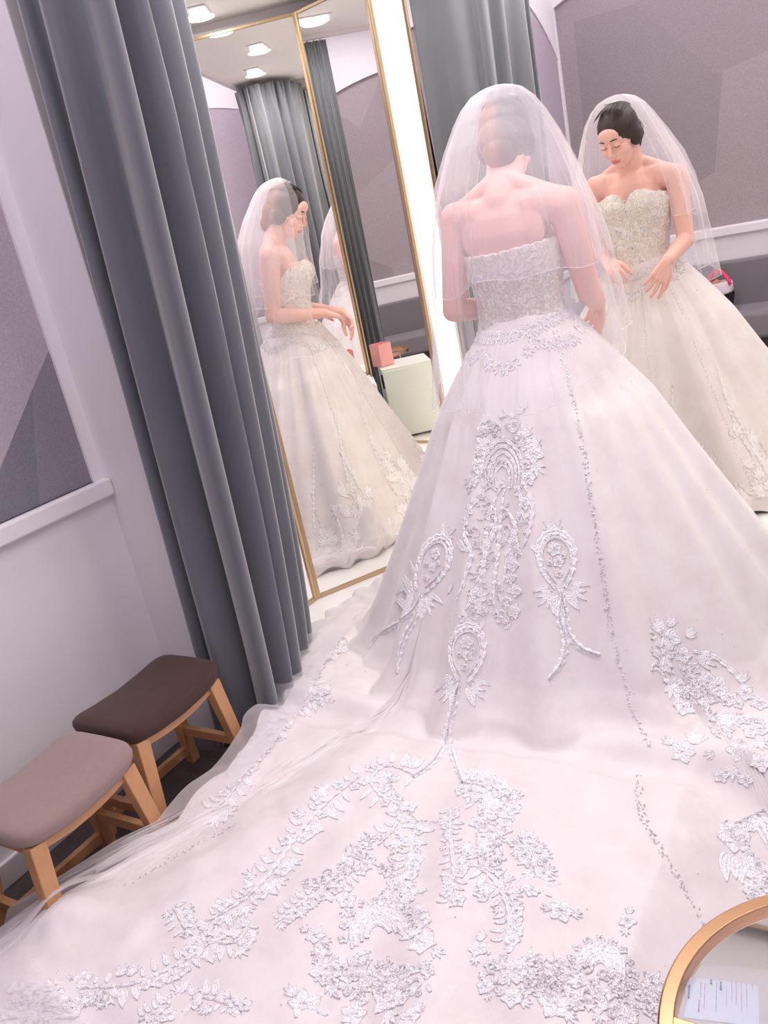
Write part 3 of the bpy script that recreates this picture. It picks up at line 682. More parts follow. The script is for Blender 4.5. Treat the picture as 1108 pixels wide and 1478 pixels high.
for k in range(150):
    a = random.uniform(-.95, .95); x0 = .082*math.sin(a); th0 = random.uniform(1.0, 1.2)
    pts = []
    for t in np.linspace(0, 1, 10):
        th = th0+(2.75-th0)*t; pts.append(hp(x0*(1-.55*t**1.6), -.018+.098*math.cos(th), .032+.094*math.sin(th)*math.cos(a*.8)))
    # lay the strand on the hair surface
    q = []
    for p in pts:
        p = np.array(p); 
        for _ in range(4):
            d = hair(p[None])[0]; G = np.array([hair((p+e_)[None])[0]-hair((p-e_)[None])[0] for e_ in np.eye(3)*.001])/.002; p = p-G*d/max(G@G, .2)
        q.append(p)
    strand.tube(q, [.0002+.0006*math.sin(PI*min(1, .1+i_/9)) for i_ in range(10)], 5)
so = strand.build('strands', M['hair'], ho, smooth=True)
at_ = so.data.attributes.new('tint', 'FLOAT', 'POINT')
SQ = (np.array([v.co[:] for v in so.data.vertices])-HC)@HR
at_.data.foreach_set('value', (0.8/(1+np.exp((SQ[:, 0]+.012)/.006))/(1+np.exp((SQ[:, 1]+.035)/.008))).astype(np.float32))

#=================================================================== the gown
def smax(a, b, k): h = np.clip(0.5+0.5*(a-b)/k, 0, 1); return a*h+b*(1-h)+k*h*(1-h)
HEM = [(.10, -.13), (-.12, -.12), (-.30, -.16), (-.50, -.24), (-.72, -.36), (-.92, -.54), (-1.0, -.78), (-1.0, -1.05), (-.95, -1.25), (-.90, -1.45), (-.87, -1.60), (-.845, -1.80), (-.845, -2.0),
       (-.86, -2.12), (-.90, -2.24), (-.99, -2.36), (-.94, -2.45), (-1.02, -2.56), (-1.0, -2.75), (-.6, -2.86), (-.1, -2.90), (.45, -2.88), (.95, -2.78), (1.12, -2.45), (1.05, -2.0), (.80, -1.62), (.62, -1.48), (.66, -1.3), (.78, -1.15), (.82, -1.02), (.68, -.90), (.60, -.74), (.60, -.55), (.50, -.34), (.30, -.19)]
_h = np.array(HEM)-T0; _pa = np.arctan2(_h[:, 1], _h[:, 0]); _pr = np.hypot(_h[:, 0], _h[:, 1]); _o = np.argsort(_pa); _pa = _pa[_o]; _pr = _pr[_o]
def Rhem(phi):
    p = (phi+PI) % (2*PI) - PI; return np.interp(p, _pa, _pr, period=2*PI)
KA = np.radians([-180, -150, -120, -90, -60, -40, -12, 15, 50, 90, 127, 154, 180]); KV = [1.0, 1.0, 1.0, 1.0, 1.05, 1.12, 1.18, 1.14, .92, .80, .78, .92, 1.0]
def Kf(phi): return np.interp((phi+PI) % (2*PI) - PI, KA, KV)
PRR = [0, .110, .128, .155, .190, .230, .310, .385, .460, .550, .640, .720, .80, 9]; PRZ = [1.06, 1.035, 1.01, .975, .93, .875, .755, .60, .45, .275, .11, .02, -.20, -.30]
def ground(x, y): return np.where(y > 0, 0, -0.15 + 0.15/(1+np.exp(-(y+1.41)/.025)))
_gr = np.array([[mnoise.noise(Vector((i*.9, j*.9, 0))) for j in range(128)] for i in range(128)])
def fnoise(x, y, s):
    """smooth value noise, vectorised"""
    x = x*s+40.3; y = y*s+40.7; xi = np.floor(x).astype(int); yi = np.floor(y).astype(int); fx = x-xi; fy = y-yi; fx = fx*fx*(3-2*fx); fy = fy*fy*(3-2*fy)
    g = lambda a, b: _gr[a % 128, b % 128]
    return (g(xi, yi)*(1-fx)+g(xi+1, yi)*fx)*(1-fy)+(g(xi, yi+1)*(1-fx)+g(xi+1, yi+1)*fx)*fy
def skirt_points(PH, S, lift=0.0, extend=1.0, seed=0.0, hemw=0.0):
    R = Rhem(PH)*extend; K = Kf(PH); rho = .116 + (R-.116)*S
    # folds: deep at the front and sides, broad and soft at the back
    front = 0.5+0.5*np.cos(PH-PI/2-.15); back = 1-front
    amp = np.clip((rho/K-.16)/.5, 0, 1)
    F = (.050*front*np.sin(9*PH+1.3*rho+seed)+.0035*np.exp(-((rho-.22)/.14)**2)*np.sin(64*PH)+.017*np.sin(15*PH+2*rho+1+seed)+.009*np.sin(27*PH+.7+3*rho+seed)+.013*back*np.sin(17*PH+.5-2*rho)+.010*back*np.sin(29*PH+1+1.5*rho)+.016*back*np.sin(7*PH+2))
    rb = rho - 0.0
    x = T0[0]+rho*np.cos(PH); y = T0[1]+rho*np.sin(PH)
    re = (rho - F*amp)/K
    zc = np.interp(re, PRR, PRZ)
    g = ground(x, y)
    out = np.clip((rho-.62)/.5, 0, 1)*np.clip((.75-x)/.25, .1, 1)
    wr = .020*fnoise(x, y, 5)+.014*fnoise(x+3, y*1.3, 11)+.006*fnoise(x, y, 26)
    # long soft folds of the train that run away from her
    a2 = PH*13+2.2*fnoise(x, y, 2.0); tr_ = .016*np.sin(a2)+.009*np.sin(2.3*a2+1)
    edge = np.clip((S-.90)/.10, 0, 1)
    tuck = np.sqrt(np.clip((1-S)/.03, 0, 1)); puff = .135*np.clip((-1.33-y)/.18, 0, 1)*tuck*np.clip((.62-x)/.25, .06, 1) + .02*tuck*np.clip((rho-.6)/.2, 0, 1)
    F = F + .0
    z = smax(zc, g+.012+puff, .05) + out*(np.maximum(wr, -.012)+tr_*.8) + edge*.018*np.abs(np.sin(PH*31+3*fnoise(x, y, 4)))*(out > 0) + lift
    z = z + hemw*0
    x = x + edge*.012*np.sin(PH*37); y = y + edge*.012*np.cos(PH*29)
    z = z + .05*np.exp(-((x+.83)**2+(y+2.32)**2)/.0070)*tuck
    z = np.maximum(z, g+.006+lift)
    z = np.where(S > .992, np.minimum(z, g+.012+.008*np.sin(PH*41)), z)
    return np.stack([x, y, z], -1)
NPH, NS = 900, 260
ph = np.linspace(-PI, PI, NPH, endpoint=False); ss = np.linspace(0, 1, NS)**1.0
PH, S = np.meshgrid(ph, ss)
SK = skirt_points(PH, S)
gown = MB().grid(SK, True).build('wedding_gown', M['gown'], person, smooth=True)
gown['label'] = 'ivory ball gown skirt with long train'
_f = [tuple(p.vertices) for p in gown.data.polygons]
BV = BVHTree.FromPolygons([tuple(v) for v in SK.reshape(-1, 3)], _f)
# sheer overlay along the hem of the train
S2 = np.linspace(.80, 1, 50); PH2, SS2 = np.meshgrid(np.linspace(math.radians(150), math.radians(305), 420), S2)
MB().grid(skirt_points(PH2, SS2, .012+.012, 1.035, .8)).build('tulle_overlay', M['tulle'], gown, smooth=True)

# bodice: fitted loft with a sweetheart front
def torso_r(z): return np.interp(z, [.93, .98, 1.04, 1.10, 1.17, 1.22, 1.27, 1.33], [.162, .150, .131, .133, .147, .151, .149, .145])
P = []
NB = 160
for i in range(46):
    t = i/45; row = []
    for j in range(NB):
        a = 2*PI*j/NB; c, s_ = math.cos(a), math.sin(a)
        ft = max(0, s_); top = 1.222 + .034*min(1, ft*3) + ft*.026 + (.014*math.exp(-((c-.42)/.24)**2)+.014*math.exp(-((c+.42)/.24)**2))*(s_ > 0)*ft - .034*math.exp(-(c/.11)**2)*(s_ > 0) + .004*abs(math.sin(14*a)) + (.012 if s_ < 0 else 0)*max(0, c)
        bot = .955 - .030*math.exp(-(c/.35)**2) - .008*abs(math.sin(11*a))
        z = bot+(top-bot)*t; r = torso_r(z); dy = .79
        x = T0[0]+(r)*c; y = T0[1]-.005+(r*dy)*s_
        if s_ > 0: 
            bz = math.exp(-((z-1.238)/.055)**2); y += (.048*bz*math.exp(-((abs(c)-.47)/.46)**2))*ft**.5
        row.append((x, y, z))
    P.append(row)
bod = MB().grid(P, True).build('bodice', M['bodice'], person, smooth=True, solid=0.003)
_bp = np.array(P).reshape(-1, 3); BB = BVHTree.FromPolygons([tuple(v) for v in _bp], [tuple(p.vertices) for p in bod.data.polygons])

#------------------------------------------------------------------- lace
class Lace:
    def __init__(s, bvh, toward=None): s.b = MB(); s.bvh = bvh; s.cr = MB()
    def snap(s, p, h):
        loc, n, _, _ = s.bvh.find_nearest(Vector(p))
        if loc is None: return None
        n = Vector(n)
        if n.dot(Vector((loc.x-T0[0], loc.y-T0[1], .3))) < 0: n = -n
        return loc + n*h
    def frame(s, o, xd):
        loc, n, _, _ = s.bvh.find_nearest(Vector(o)); n = Vector(n)
        if n.dot(Vector((loc.x-T0[0], loc.y-T0[1], .3))) < 0: n = -n
        x = Vector(xd); x = (x-n*x.dot(n)).normalized(); y = n.cross(x); return loc, x, y, n
    def patch(s, fr, P2, H, faces):
        o, x, y, n = fr; vs = []
        for (a, b), h in zip(P2, H):
            q = s.snap(o+x*a+y*b, h); vs.append(q)
        s.b.add(vs, faces)
    def petal(s, fr, cx, cy, ang, L, Wd, h=.004, curve=0.0, n=6):
        P2 = []; H = []; F = []
        ca, sa = math.cos(ang), math.sin(ang)
        for i in range(n+1):
            t = i/n; wv = Wd*(math.sin(PI*min(1, t**.75))**.8 if t < 1 else 0)*.5+.0006
            yy = curve*L*t*t
            for k, hh in ((-1, .0002), (-.72, h*.62), (-.45, h*.2), (0, h*.5), (.45, h*.2), (.72, h*.62), (1, .0002)):
                u, v = L*t, yy+wv*k
                P2.append((cx+u*ca-v*sa, cy+u*sa+v*ca)); H.append(hh+.0008)
        for i in range(n):
            for k in range(6): F.append((i*7+k, i*7+k+1, (i+1)*7+k+1, (i+1)*7+k))
        s.patch(fr, P2, H, F)
    def bead(s, p, r):
        q = s.snap(p, r*.7)
        if q is None: return
        s.cr.add([q+Vector(d)*r for d in ((1,0,0),(-1,0,0),(0,1,0),(0,-1,0),(0,0,1),(0,0,-1))], [(0,2,4),(2,1,4),(1,3,4),(3,0,4),(2,0,5),(1,2,5),(3,1,5),(0,3,5)])
    def flower(s, o, xd, r, k=5, beads=4):
        fr = s.frame(o, xd); a0 = random.uniform(0, 6)
        for i in range(k): s.petal(fr, 0, 0, a0+2*PI*i/k, r, r*.85, .0040, random.uniform(-.1, .1))
        for i in range(k): s.petal(fr, 0, 0, a0+2*PI*(i+.5)/k, r*.5, r*.4, .0052)
        for i in range(beads): s.bead(fr[0]+fr[1]*random.uniform(-.16, .16)*r+fr[2]*random.uniform(-.16, .16)*r, .0022)
    def leaf(s, o, xd, L, Wd, curve=.15):
        fr = s.frame(o, xd); s.petal(fr, 0, 0, 0, L, Wd, .0032, curve, 8)
    def spray(s, o, xd, L, k=5, spread=1.3):
        fr = s.frame(o, xd)
        for i in range(k):
            a = spread*(i/(k-1)-.5); s.petal(fr, 0, 0, a, L*(1-.3*abs(i/(k-1)-.5)*2), L*.22, .0030, .25*a)
    def cord(s, pts, w, h=.0034, scallop=0, n=None, taper=True):
        """ribbon along 3-D points, raised in the middle, edges optionally scalloped"""
        P = [Vector(p) for p in pts]; d = [0]
        for a, b in zip(P, P[1:]): d.append(d[-1]+(b-a).length)
        T = d[-1]; n = n or max(8, int(T/(.0065 if scallop else .009))); Q = []
        dd = np.array(d); A = np.array([tuple(p) for p in P])
        for i in range(n+1):
            q = [np.interp(T*i/n, dd, A[:, c]) for c in range(3)]; Q.append(Vector(q))
        for _ in range(2):
            Q = [Q[0]]+[(Q[i-1]+Q[i]*2+Q[i+1])/4 for i in range(1, n)]+[Q[n]]
        vs = []
        for i, q in enumerate(Q):
            loc, nn, _, _ = s.bvh.find_nearest(q); nn = Vector(nn)
            if nn.dot(Vector((loc.x-T0[0], loc.y-T0[1], .3))) < 0: nn = -nn
            t = (Q[min(i+1, n)]-Q[max(i-1, 0)]).normalized(); sd = nn.cross(t).normalized()
            ww = w*(math.sin(PI*min(max(i/n, .06), .94))**.4 if taper else 1)*.5
            if scallop: ww *= 1+.28*math.sin(i*PI*.5*1.0)
            for k, hh in ((-1, .0003), (-.55, h), (0, h*.35), (.55, h), (1, .0003)):
                hh2 = hh*(1 if not scallop or i % 4 else .35)
                vs.append(s.snap(loc+sd*ww*k, hh2+.0008))
        F = []
        for i in range(n):
            for k in range(4): F.append((i*5+k, i*5+k+1, (i+1)*5+k+1, (i+1)*5+k))
        s.b.add(vs, F)
    def done(s, name, parent, crystals=True, label=None):
        o = s.b.build(name, M['lace'], parent, smooth=False)
        if s.cr.v: s.cr.build('crystals', M['crystal'], parent)
        return o
def px3(px, py, bvh=None):
    h = (bvh or BV).ray_cast(Vector(CAM), Vector(ray(px, py)))
    return h[0]
def pxl(pts): return [p for p in (px3(*q) for q in pts) if p is not None]
def pxdir(p, q):
    a, b = px3(*p), px3(*q); return (b-a) if a is not None and b is not None and (b-a).length > 1e-5 else Vector((1, 0, 0))
def bez(pts, n=24):
    """Catmull-Rom in the picture plane of the tracing, used only to trace motif outlines onto the cloth"""
    P = [np.array(p, float) for p in pts]; P = [2*P[0]-P[1]]+P+[2*P[-1]-P[-2]]; out = []
    m = len(P)-3
    for i in range(m):
        for k in range(max(2, n//m)):
            t = k/max(2, n//m); a, b, c, d = P[i:i+4]
            out.append(.5*((2*b)+(-a+c)*t+(2*a-5*b+4*c-d)*t*t+(-a+3*b-3*c+d)*t**3))
    out.append(P[-2]); return [tuple(p) for p in out]
def psc(px, py):
    p = px3(px, py); return 1/300 if p is None else (Vector(CAM)-p).length/FPX      # metres per pixel on the cloth there
def FL(L, x, y, r, k=5, beads=4):
    p = px3(x, y)
    if p is not None: L.flower(p, (1, 0, 0), r*psc(x, y), k, beads)
def LF(L, x, y, x2, y2, wd=.34, curve=.15):
    p = px3(x, y); q = px3(x2, y2)
    if p is not None and q is not None and .004 < (q-p).length < .3: L.leaf(p, q-p, (q-p).length, (q-p).length*wd, curve)
def CD(L, pts, w, scallop=0, h=.0034, n=26):
    Q = pxl(bez(pts, n))
    Q = [q for i, q in enumerate(Q) if i == 0 or (q-Q[i-1]).length < .12]
    if len(Q) > 2: L.cord(Q, w, h, scallop)
def SP(L, x, y, x2, y2, k=5, spread=1.3):
    p = px3(x, y); q = px3(x2, y2)
    if p is not None and q is not None and .004 < (q-p).length < .3: L.spray(p, q-p, (q-p).length, k, spread)

# centre back: fans, scroll columns and flowers
L = Lace(BV); rr = random.Random(33)
for k, (r, h) in enumerate(((24, 40), (19, 33), (14, 26), (9, 19), (4.5, 12))):
    CD(L, [(721-r, 705), (719-r, 680), (722-r*.8, 690-h), (726, 684-h*1.22), (730+r*.7, 690-h), (731+r, 680), (731+r*.9, 705)], .008 if k % 2 else .010, k % 2 == 0)
def infill(L, spine, half, n, smin, smax):
    """small leaves, buds and curls that fill the ground between the big scrolls"""
    C_ = bez(spine, 60)
    for _ in range(n):
        k = rr.randrange(len(C_)-1); x, y = C_[k]; hw = half[0]+(half[1]-half[0])*k/len(C_); x += rr.uniform(-hw, hw); y += rr.uniform(-hw, hw)*.6; q = rr.random(); a = rr.uniform(0, 6.28); z_ = rr.uniform(smin, smax)
        if q < .30: FL(L, x, y, z_*.8, 5, 2)
        elif q < .75: LF(L, x, y, x+z_*1.5*math.cos(a), y+z_*1.5*math.sin(a), .4, rr.uniform(-.4, .4))
        else: CD(L, [(x+z_*(1-.5*t)*math.cos(a+4.5*t), y+z_*(1-.5*t)*math.sin(a+4.5*t)) for t in np.linspace(0, 1, 6)], .006, 0, n=14)
infill(L, [(724, 610), (722, 660), (716, 720), (712, 780), (710, 840), (708, 890)], (34, 42), 170, 4, 9)
for x, y, r in ((688, 672, 14), (693, 650, 11), (757, 640, 12), (770, 655, 15), (762, 690, 12), (742, 612, 10), (700, 620, 8), (758, 670, 9), (684, 695, 9), (722, 700, 8)): FL(L, x, y, r)
for a in (((705, 650), (690, 630)), ((700, 628), (688, 610)), ((742, 625), (742, 602)), ((755, 630), (766, 612)), ((770, 668), (782, 690)), ((768, 645), (780, 630)), ((680, 690), (670, 705)), ((748, 598), (756, 583))): SP(L, *a[0], *a[1], 4, 1.2)
for pts in ([(722, 705), (706, 740), (700, 790), (696, 840), (686, 880)], [(728, 705), (722, 750), (718, 800), (712, 850), (716, 885)], [(748, 700), (752, 730), (742, 760), (733, 800), (727, 840)],
            [(757, 700), (768, 730), (765, 760), (755, 790)], [(706, 700), (690, 720), (676, 740), (670, 770), (680, 800), (672, 830), (660, 865)], [(712, 720), (715, 760), (700, 800), (688, 850), (668, 885)],
            [(700, 745), (712, 762), (703, 785), (690, 800)], [(735, 740), (745, 765), (738, 790)]): CD(L, pts, .013, 1)
for x, y, r in ((677, 735, 11), (672, 752, 10), (757, 725, 12), (762, 748, 9), (742, 782, 12), (735, 800, 10), (740, 815, 12), (736, 835, 9), (745, 852, 11), (728, 868, 9), (742, 882, 12), (688, 862, 15), (695, 880, 10), (668, 890, 9)): FL(L, x, y, r)
for a in (((660, 780), (672, 800)), ((755, 770), (768, 760)), ((765, 785), (778, 800)), ((700, 895), (690, 908)), ((720, 890), (735, 900)), ((655, 840), (645, 855))): LF(L, *a[0], *a[1])
L.done('lace_applique', gown)
# teardrop medallions with tails
def medallion(cx, cy, w, h, ang, tails, name):
    L = Lace(BV); ca, sa = math.cos(ang), math.sin(ang)
    def X(u, v): return (cx+u*ca-v*sa, cy+u*sa+v*ca)
    for k in (1.0, .80):
        pts = [X(w*k*math.sin(t)*(1 if t < 0 else 1)*(1-.35*max(0, -math.cos(t))), -h*k*math.cos(t)*(1 if math.cos(t) > 0 else 1.25)) for t in np.linspace(-2.75, 2.75, 13)]
        CD(L, pts, .020 if k == 1 else .007, 1 if k == 1 else 0, n=48)
    FL(L, *X(-2, -h*.35), w*.42, 6, 6); FL(L, *X(2, h*.15), w*.34, 5, 4); FL(L, *X(0, h*.6), w*.25); FL(L, *X(w*.35, -h*.05), w*.2); FL(L, *X(-w*.4, h*.15), w*.2)
    for sgn in (-1, 1):
        SP(L, *X(sgn*w*.45, h*1.25), *X(sgn*w*1.35, h*1.75), 5, 1.5); LF(L, *X(sgn*w*.6, h*1.1), *X(sgn*w*1.6, h*1.0), .25, -.3*sgn); LF(L, *X(sgn*w*.3, h*1.3), *X(sgn*w*.7, h*2.1), .4)
        SP(L, *X(0, -h*1.0), *X(sgn*w*.5, -h*1.45), 3, .9)
    for t in tails: CD(L, t, .021, 1, n=30); CD(L, t, .006, 0, n=30, h=.006)
    L.done(name, gown)
medallion(803, 805, 27, 38, -.12, ([(808, 850), (815, 880), (818, 910), (838, 935), (866, 945)], [(812, 855), (806, 890), (816, 920), (810, 955), (792, 980)]), 'lace_applique')
medallion(625, 812, 22, 40, .42, ([(608, 858), (596, 880), (572, 900), (545, 918), (532, 935)], [(606, 860), (600, 890), (586, 915), (576, 945), (573, 972)]), 'lace_applique')
medallion(673, 940, 25, 38, .12, ([(662, 985), (655, 1020), (646, 1060), (655, 1095), (668, 1130)], [(660, 990), (650, 1030), (640, 1075), (620, 1105), (596, 1122)]), 'lace_applique')
# right side cluster
L = Lace(BV)
for x, y, r in ((966, 922, 16), (960, 960, 13), (985, 945, 12), (1000, 965, 10), (985, 1020, 15), (1035, 990, 16), (1052, 1008, 13), (1075, 1000, 12), (1095, 1015, 12), (985, 1085, 17), (1065, 1085, 16), (1085, 1055, 12), (1098, 1100, 14), (1040, 1120, 10), (1075, 1125, 10)): FL(L, x, y, r, 5, 6)
for a in (((955, 915), (938, 885)), ((965, 905), (972, 885)), ((990, 920), (1005, 905)), ((950, 945), (936, 935)), ((1005, 950), (1040, 955)), ((975, 985), (985, 1015)), ((968, 985), (972, 1015)), ((1000, 985), (1012, 1010)), ((1020, 1010), (1000, 1030)), ((1055, 1030), (1040, 1055)), ((1090, 1070), (1108, 1085)), ((1000, 1075), (1012, 1052)), ((970, 1075), (955, 1062)), ((1060, 1105), (1050, 1130)), ((1030, 1085), (1015, 1095)), ((1070, 985), (1075, 965))): SP(L, *a[0], *a[1], 4, 1.0)
CD(L, [(1000, 940), (1030, 948), (1052, 965), (1070, 985), (1080, 1010)], .014, 1); CD(L, [(1030, 1060), (1050, 1040), (1080, 1035), (1105, 1045)], .012, 1); CD(L, [(950, 965), (962, 985), (975, 1000), (978, 1030)], .014, 1)
infill(L, [(955, 920), (985, 980), (1040, 1020), (1095, 1060)], (22, 40), 110, 5, 11)
L.done('lace_applique', gown)
L = Lace(BV)
for x, y, r in ((1056, 1210, 22), (1090, 1255, 20), (1105, 1190, 14), (1085, 1285, 14)): FL(L, x, y, r, 5, 7)
for k in range(4): CD(L, [(1060+k*10, 1188-k*4), (1080+k*8, 1185-k*6), (1098+k*6, 1205-k*4), (1112+k*4, 1235)], .008, 0)
for a in (((1050, 1232), (1034, 1262)), ((1060, 1235), (1050, 1262)), ((1080, 1200), (1100, 1180)), ((1072, 1250), (1060, 1270))): LF(L, *a[0], *a[1], .4, .3)
L.done('lace_applique', gown)
# shells near the train's foot
def shell(cx, cy, r, ang, name, extra):
    L = Lace(BV); ca, sa = math.cos(ang), math.sin(ang)
    X = lambda u, v: (cx+u*ca-v*sa, cy+u*sa+v*ca)
    for k in (1, .84, .62, .42):
        CD(L, [X(-r*k, r*.35*k), X(-r*.8*k, -r*.45*k), X(0, -r*.9*k), X(r*.8*k, -r*.45*k), X(r*k, r*.35*k)], .014 if k in (1, .62) else .020, 0 if k in (.62, .42) else 1, n=40)
    for t in np.linspace(-1.2, 1.2, 11): LF(L, *X(r*.86*math.sin(t), -r*.76*math.cos(t)+r*.0), *X(r*1.0*math.sin(t), -r*.95*math.cos(t)), .55, 0)
    for t in np.linspace(-1.5, 1.5, 8): FL(L, *X(r*1.22*math.sin(t), -r*1.12*math.cos(t)+r*.05), r*.17, 5, 3)
    for (x, y, q) in extra: FL(L, x, y, q, 5, 6); a = random.uniform(0, 6); SP(L, x+q*.8*math.cos(a), y+q*.8*math.sin(a), x+q*2*math.cos(a), y+q*2*math.sin(a), 4, 1.0); SP(L, x-q*.8*math.cos(a), y-q*.8*math.sin(a), x-q*1.9*math.cos(a), y-q*1.9*math.sin(a), 4, 1.0)
    L.done(name, gown)
shell(545, 1345, 42, -.25, 'lace_applique', [(610, 1362, 20), (590, 1290, 16), (500, 1300, 14), (470, 1400, 22), (560, 1440, 24), (440, 1450, 22), (510, 1465, 18), (610, 1330, 14), (455, 1350, 14), (590, 1470, 16)])
shell(866, 1395, 36, .25, 'lace_applique', [(810, 1315, 17), (905, 1330, 12), (745, 1400, 20), (800, 1450, 22), (740, 1440, 16), (860, 1450, 16), (690, 1370, 14), (900, 1470, 20), (960, 1460, 16), (940, 1420, 12), (820, 1410, 14), (700, 1425, 12)])
# flower trails over the train
def trail(name, nodes, r, seed, dens=1.0, w=.010):
    L = Lace(BV); rr = random.Random(seed); C_ = bez(nodes, 60); CD(L, nodes, w, 1, n=50)
    for i in range(0, len(C_)-1, max(1, int(4.4/dens))):
        x, y = C_[i]; dx, dy = C_[i+1][0]-x, C_[i+1][1]-y; l = math.hypot(dx, dy) or 1; nx, ny = -dy/l, dx/l
        s_ = rr.choice((-1, 1)); rad = r*rr.uniform(.5, .95); ox, oy = x+nx*s_*rad*.9, y+ny*s_*rad*.9
        if rr.random() < .6: FL(L, ox, oy, rad, 5, 4)
        else: SP(L, ox, oy, ox+nx*s_*rad*1.3+dx/l*rad, oy+ny*s_*rad*1.3+dy/l*rad, 5, 1.4)
        LF(L, x-nx*s_*rad*.4, y-ny*s_*rad*.4, x-nx*s_*rad*1.9+dx/l*rad*.8, y-ny*s_*rad*1.9+dy/l*rad*.8, .4, .25*s_)
    L.done(name, gown)
trail('lace_applique', [(492, 930), (455, 945), (430, 985), (400, 1035), (372, 1070), (355, 1110), (330, 1150), (300, 1175)], 13, 3, 1.3)
trail('lace_applique', [(478, 1000), (445, 1012), (410, 1040), (385, 1065)], 11, 4)
trail('lace_applique', [(596, 1118), (560, 1105), (535, 1125), (552, 1150), (580, 1165), (565, 1200), (545, 1220)], 13, 5)
trail('lace_applique', [(520, 1120), (470, 1160), (430, 1205), (390, 1260), (350, 1300), (300, 1330)], 15, 6, 1.2)
trail('lace_applique', [(600, 1190), (590, 1240), (575, 1290), (560, 1310)], 14, 7)
trail('lace_applique', [(530, 1235), (490, 1270), (440, 1300), (395, 1335)], 12, 8)
trail('lace_applique', [(668, 1130), (700, 1135), (730, 1160), (715, 1190), (690, 1175)], 15, 9, 1.4)
trail('lace_applique', [(650, 1170), (650, 1210), (655, 1260), (650, 1310)], 11, 10)
trail('lace_applique', [(690, 1215), (695, 1250), (720, 1280), (735, 1320), (728, 1370)], 15, 11)
trail('lace_applique', [(745, 1210), (765, 1225), (775, 1260), (778, 1290)], 14, 12, 1.2)
trail('lace_applique', [(250, 1310), (280, 1350), (340, 1360), (360, 1330)], 14, 13)
trail('lace_applique', [(20, 1445), (70, 1430), (120, 1425), (190, 1420), (260, 1390), (320, 1350)], 16, 14, 1.2)
trail('lace_applique', [(10, 1470), (60, 1465), (110, 1470)], 16, 15)
trail('lace_applique', [(350, 1460), (300, 1440), (250, 1450), (200, 1475)], 14, 16)
L = Lace(BV)
for sp, hf, n, a_, b_ in (([(490, 925), (455, 960), (425, 1010), (385, 1060), (350, 1110)], (10, 20), 110, 5, 11), ([(20, 1450), (90, 1445), (160, 1440)], (8, 12), 50, 6, 12),
    ([(480, 1390), (540, 1420), (600, 1410)], (40, 40), 130, 6, 13), ([(740, 1400), (800, 1420), (880, 1430), (940, 1440)], (45, 45), 170, 6, 13), ([(560, 1240), (580, 1300), (600, 1350)], (16, 22), 60, 5, 11),
    ([(440, 1290), (500, 1250), (540, 1200)], (16, 16), 50, 5, 10), ([(690, 1140), (720, 1180), (700, 1240), (730, 1310)], (22, 26), 90, 5, 11), ([(1060, 1190), (1085, 1240), (1100, 1290)], (14, 16), 45, 7, 14)):
    infill(L, sp, hf, n, a_, b_)
L.done('lace_applique', gown)
# crystal trims
def crystals(name, pts, dens=1.0, r=.0026, w=.007):
    L = Lace(BV); Q = pxl(bez(pts, 60)); rr = random.Random(len(pts))
    for a, b_ in zip(Q, Q[1:]):
        l = (b_-a).length
        if l > .15: continue
        for k in range(max(1, int(l/.0055*dens))):
            t = rr.random(); p = a.lerp(b_, t)+Vector((rr.uniform(-w, w), rr.uniform(-w, w)*.6, rr.uniform(-w, w)*.6)); L.bead(p, r*rr.uniform(.6, 1.35))
    L.cr.build(name, M['crystal'], gown)
crystals('crystal_trim', [(800, 478), (812, 520), (822, 560), (834, 610), (848, 690), (858, 760), (872, 840), (880, 900), (895, 960), (915, 1030), (938, 1078)], 1.5)
crystals('crystal_trim', [(922, 1120), (925, 1170), (945, 1210), (970, 1255), (998, 1305), (1020, 1345), (1045, 1385)], 1.6, .0026, .009)
crystals('crystal_trim', [(150, 1292), (200, 1268), (250, 1238), (300, 1212), (345, 1188)], 1.2, .0026, .009)
crystals('crystal_trim', [(560, 1130), (600, 1182), (650, 1185)], .8)
# scattered crystals over the skirt
L = Lace(BV)
for k in range(150):
    a = random.uniform(-PI, PI); s_ = random.uniform(.15, .98); q = skirt_points(np.array([a]), np.array([s_]))[0]; L.bead(q, random.uniform(.0012, .0024))
L.cr.build('scattered_crystals', M['crystal'], gown)
# waist lace that spills over the skirt, and lace on the front panels (seen in the mirrors)
L = Lace(BV); rr = random.Random(21)
for k in range(46):
    a = -PI+2*PI*k/46+rr.uniform(-.05, .05); 
    for s_, r in ((.03, .017), (.06+.04*abs(math.sin(3*a)), .015)):
        q = skirt_points(np.array([a]), np.array([s_*.9/max(.6, Rhem(a))]))[0]; L.flower(q, (1, 0, 0), r*rr.uniform(.8, 1.2), 5, 3)
        L.spray(q, (math.cos(a), math.sin(a), -1.2), .035, 4, 1.3)
L.done('lace_applique', gown)
L = Lace(BV)
for a0 in (35, 62, 84, 108, 132, 158, 178):
    a0 = math.radians(a0); rr = random.Random(int(a0*100))
    for j in range(16):
        a = a0+rr.uniform(-.16, .16); s_ = rr.uniform(.66, .97); q = skirt_points(np.array([a]), np.array([s_]))[0]
        if rr.random() < .55: L.flower(q, (1, 0, 0), rr.uniform(.018, .030), 5, 4)
        L.spray(q, (rr.uniform(-1, 1), rr.uniform(-1, 1), rr.uniform(-.5, 1)), rr.uniform(.05, .085), 5, 1.5)
    for k in range(3):
        pts = [skirt_points(np.array([a0+.10*math.sin(2.2*t+k*2)]), np.array([.45+.12*k+.35*t]))[0] for t in np.linspace(0, 1, 10)]; L.cord(pts, .012, .0045, 1)
for k in range(26):                                   # band along the front hem
    a = math.radians(20+6.4*k); pts = [skirt_points(np.array([a+.10*(t-.5)]), np.array([.90+.06*math.sin(PI*t)]))[0] for t in np.linspace(0, 1, 8)]; L.cord(pts, .012, .0045, 1)
L.done('lace_applique', gown)
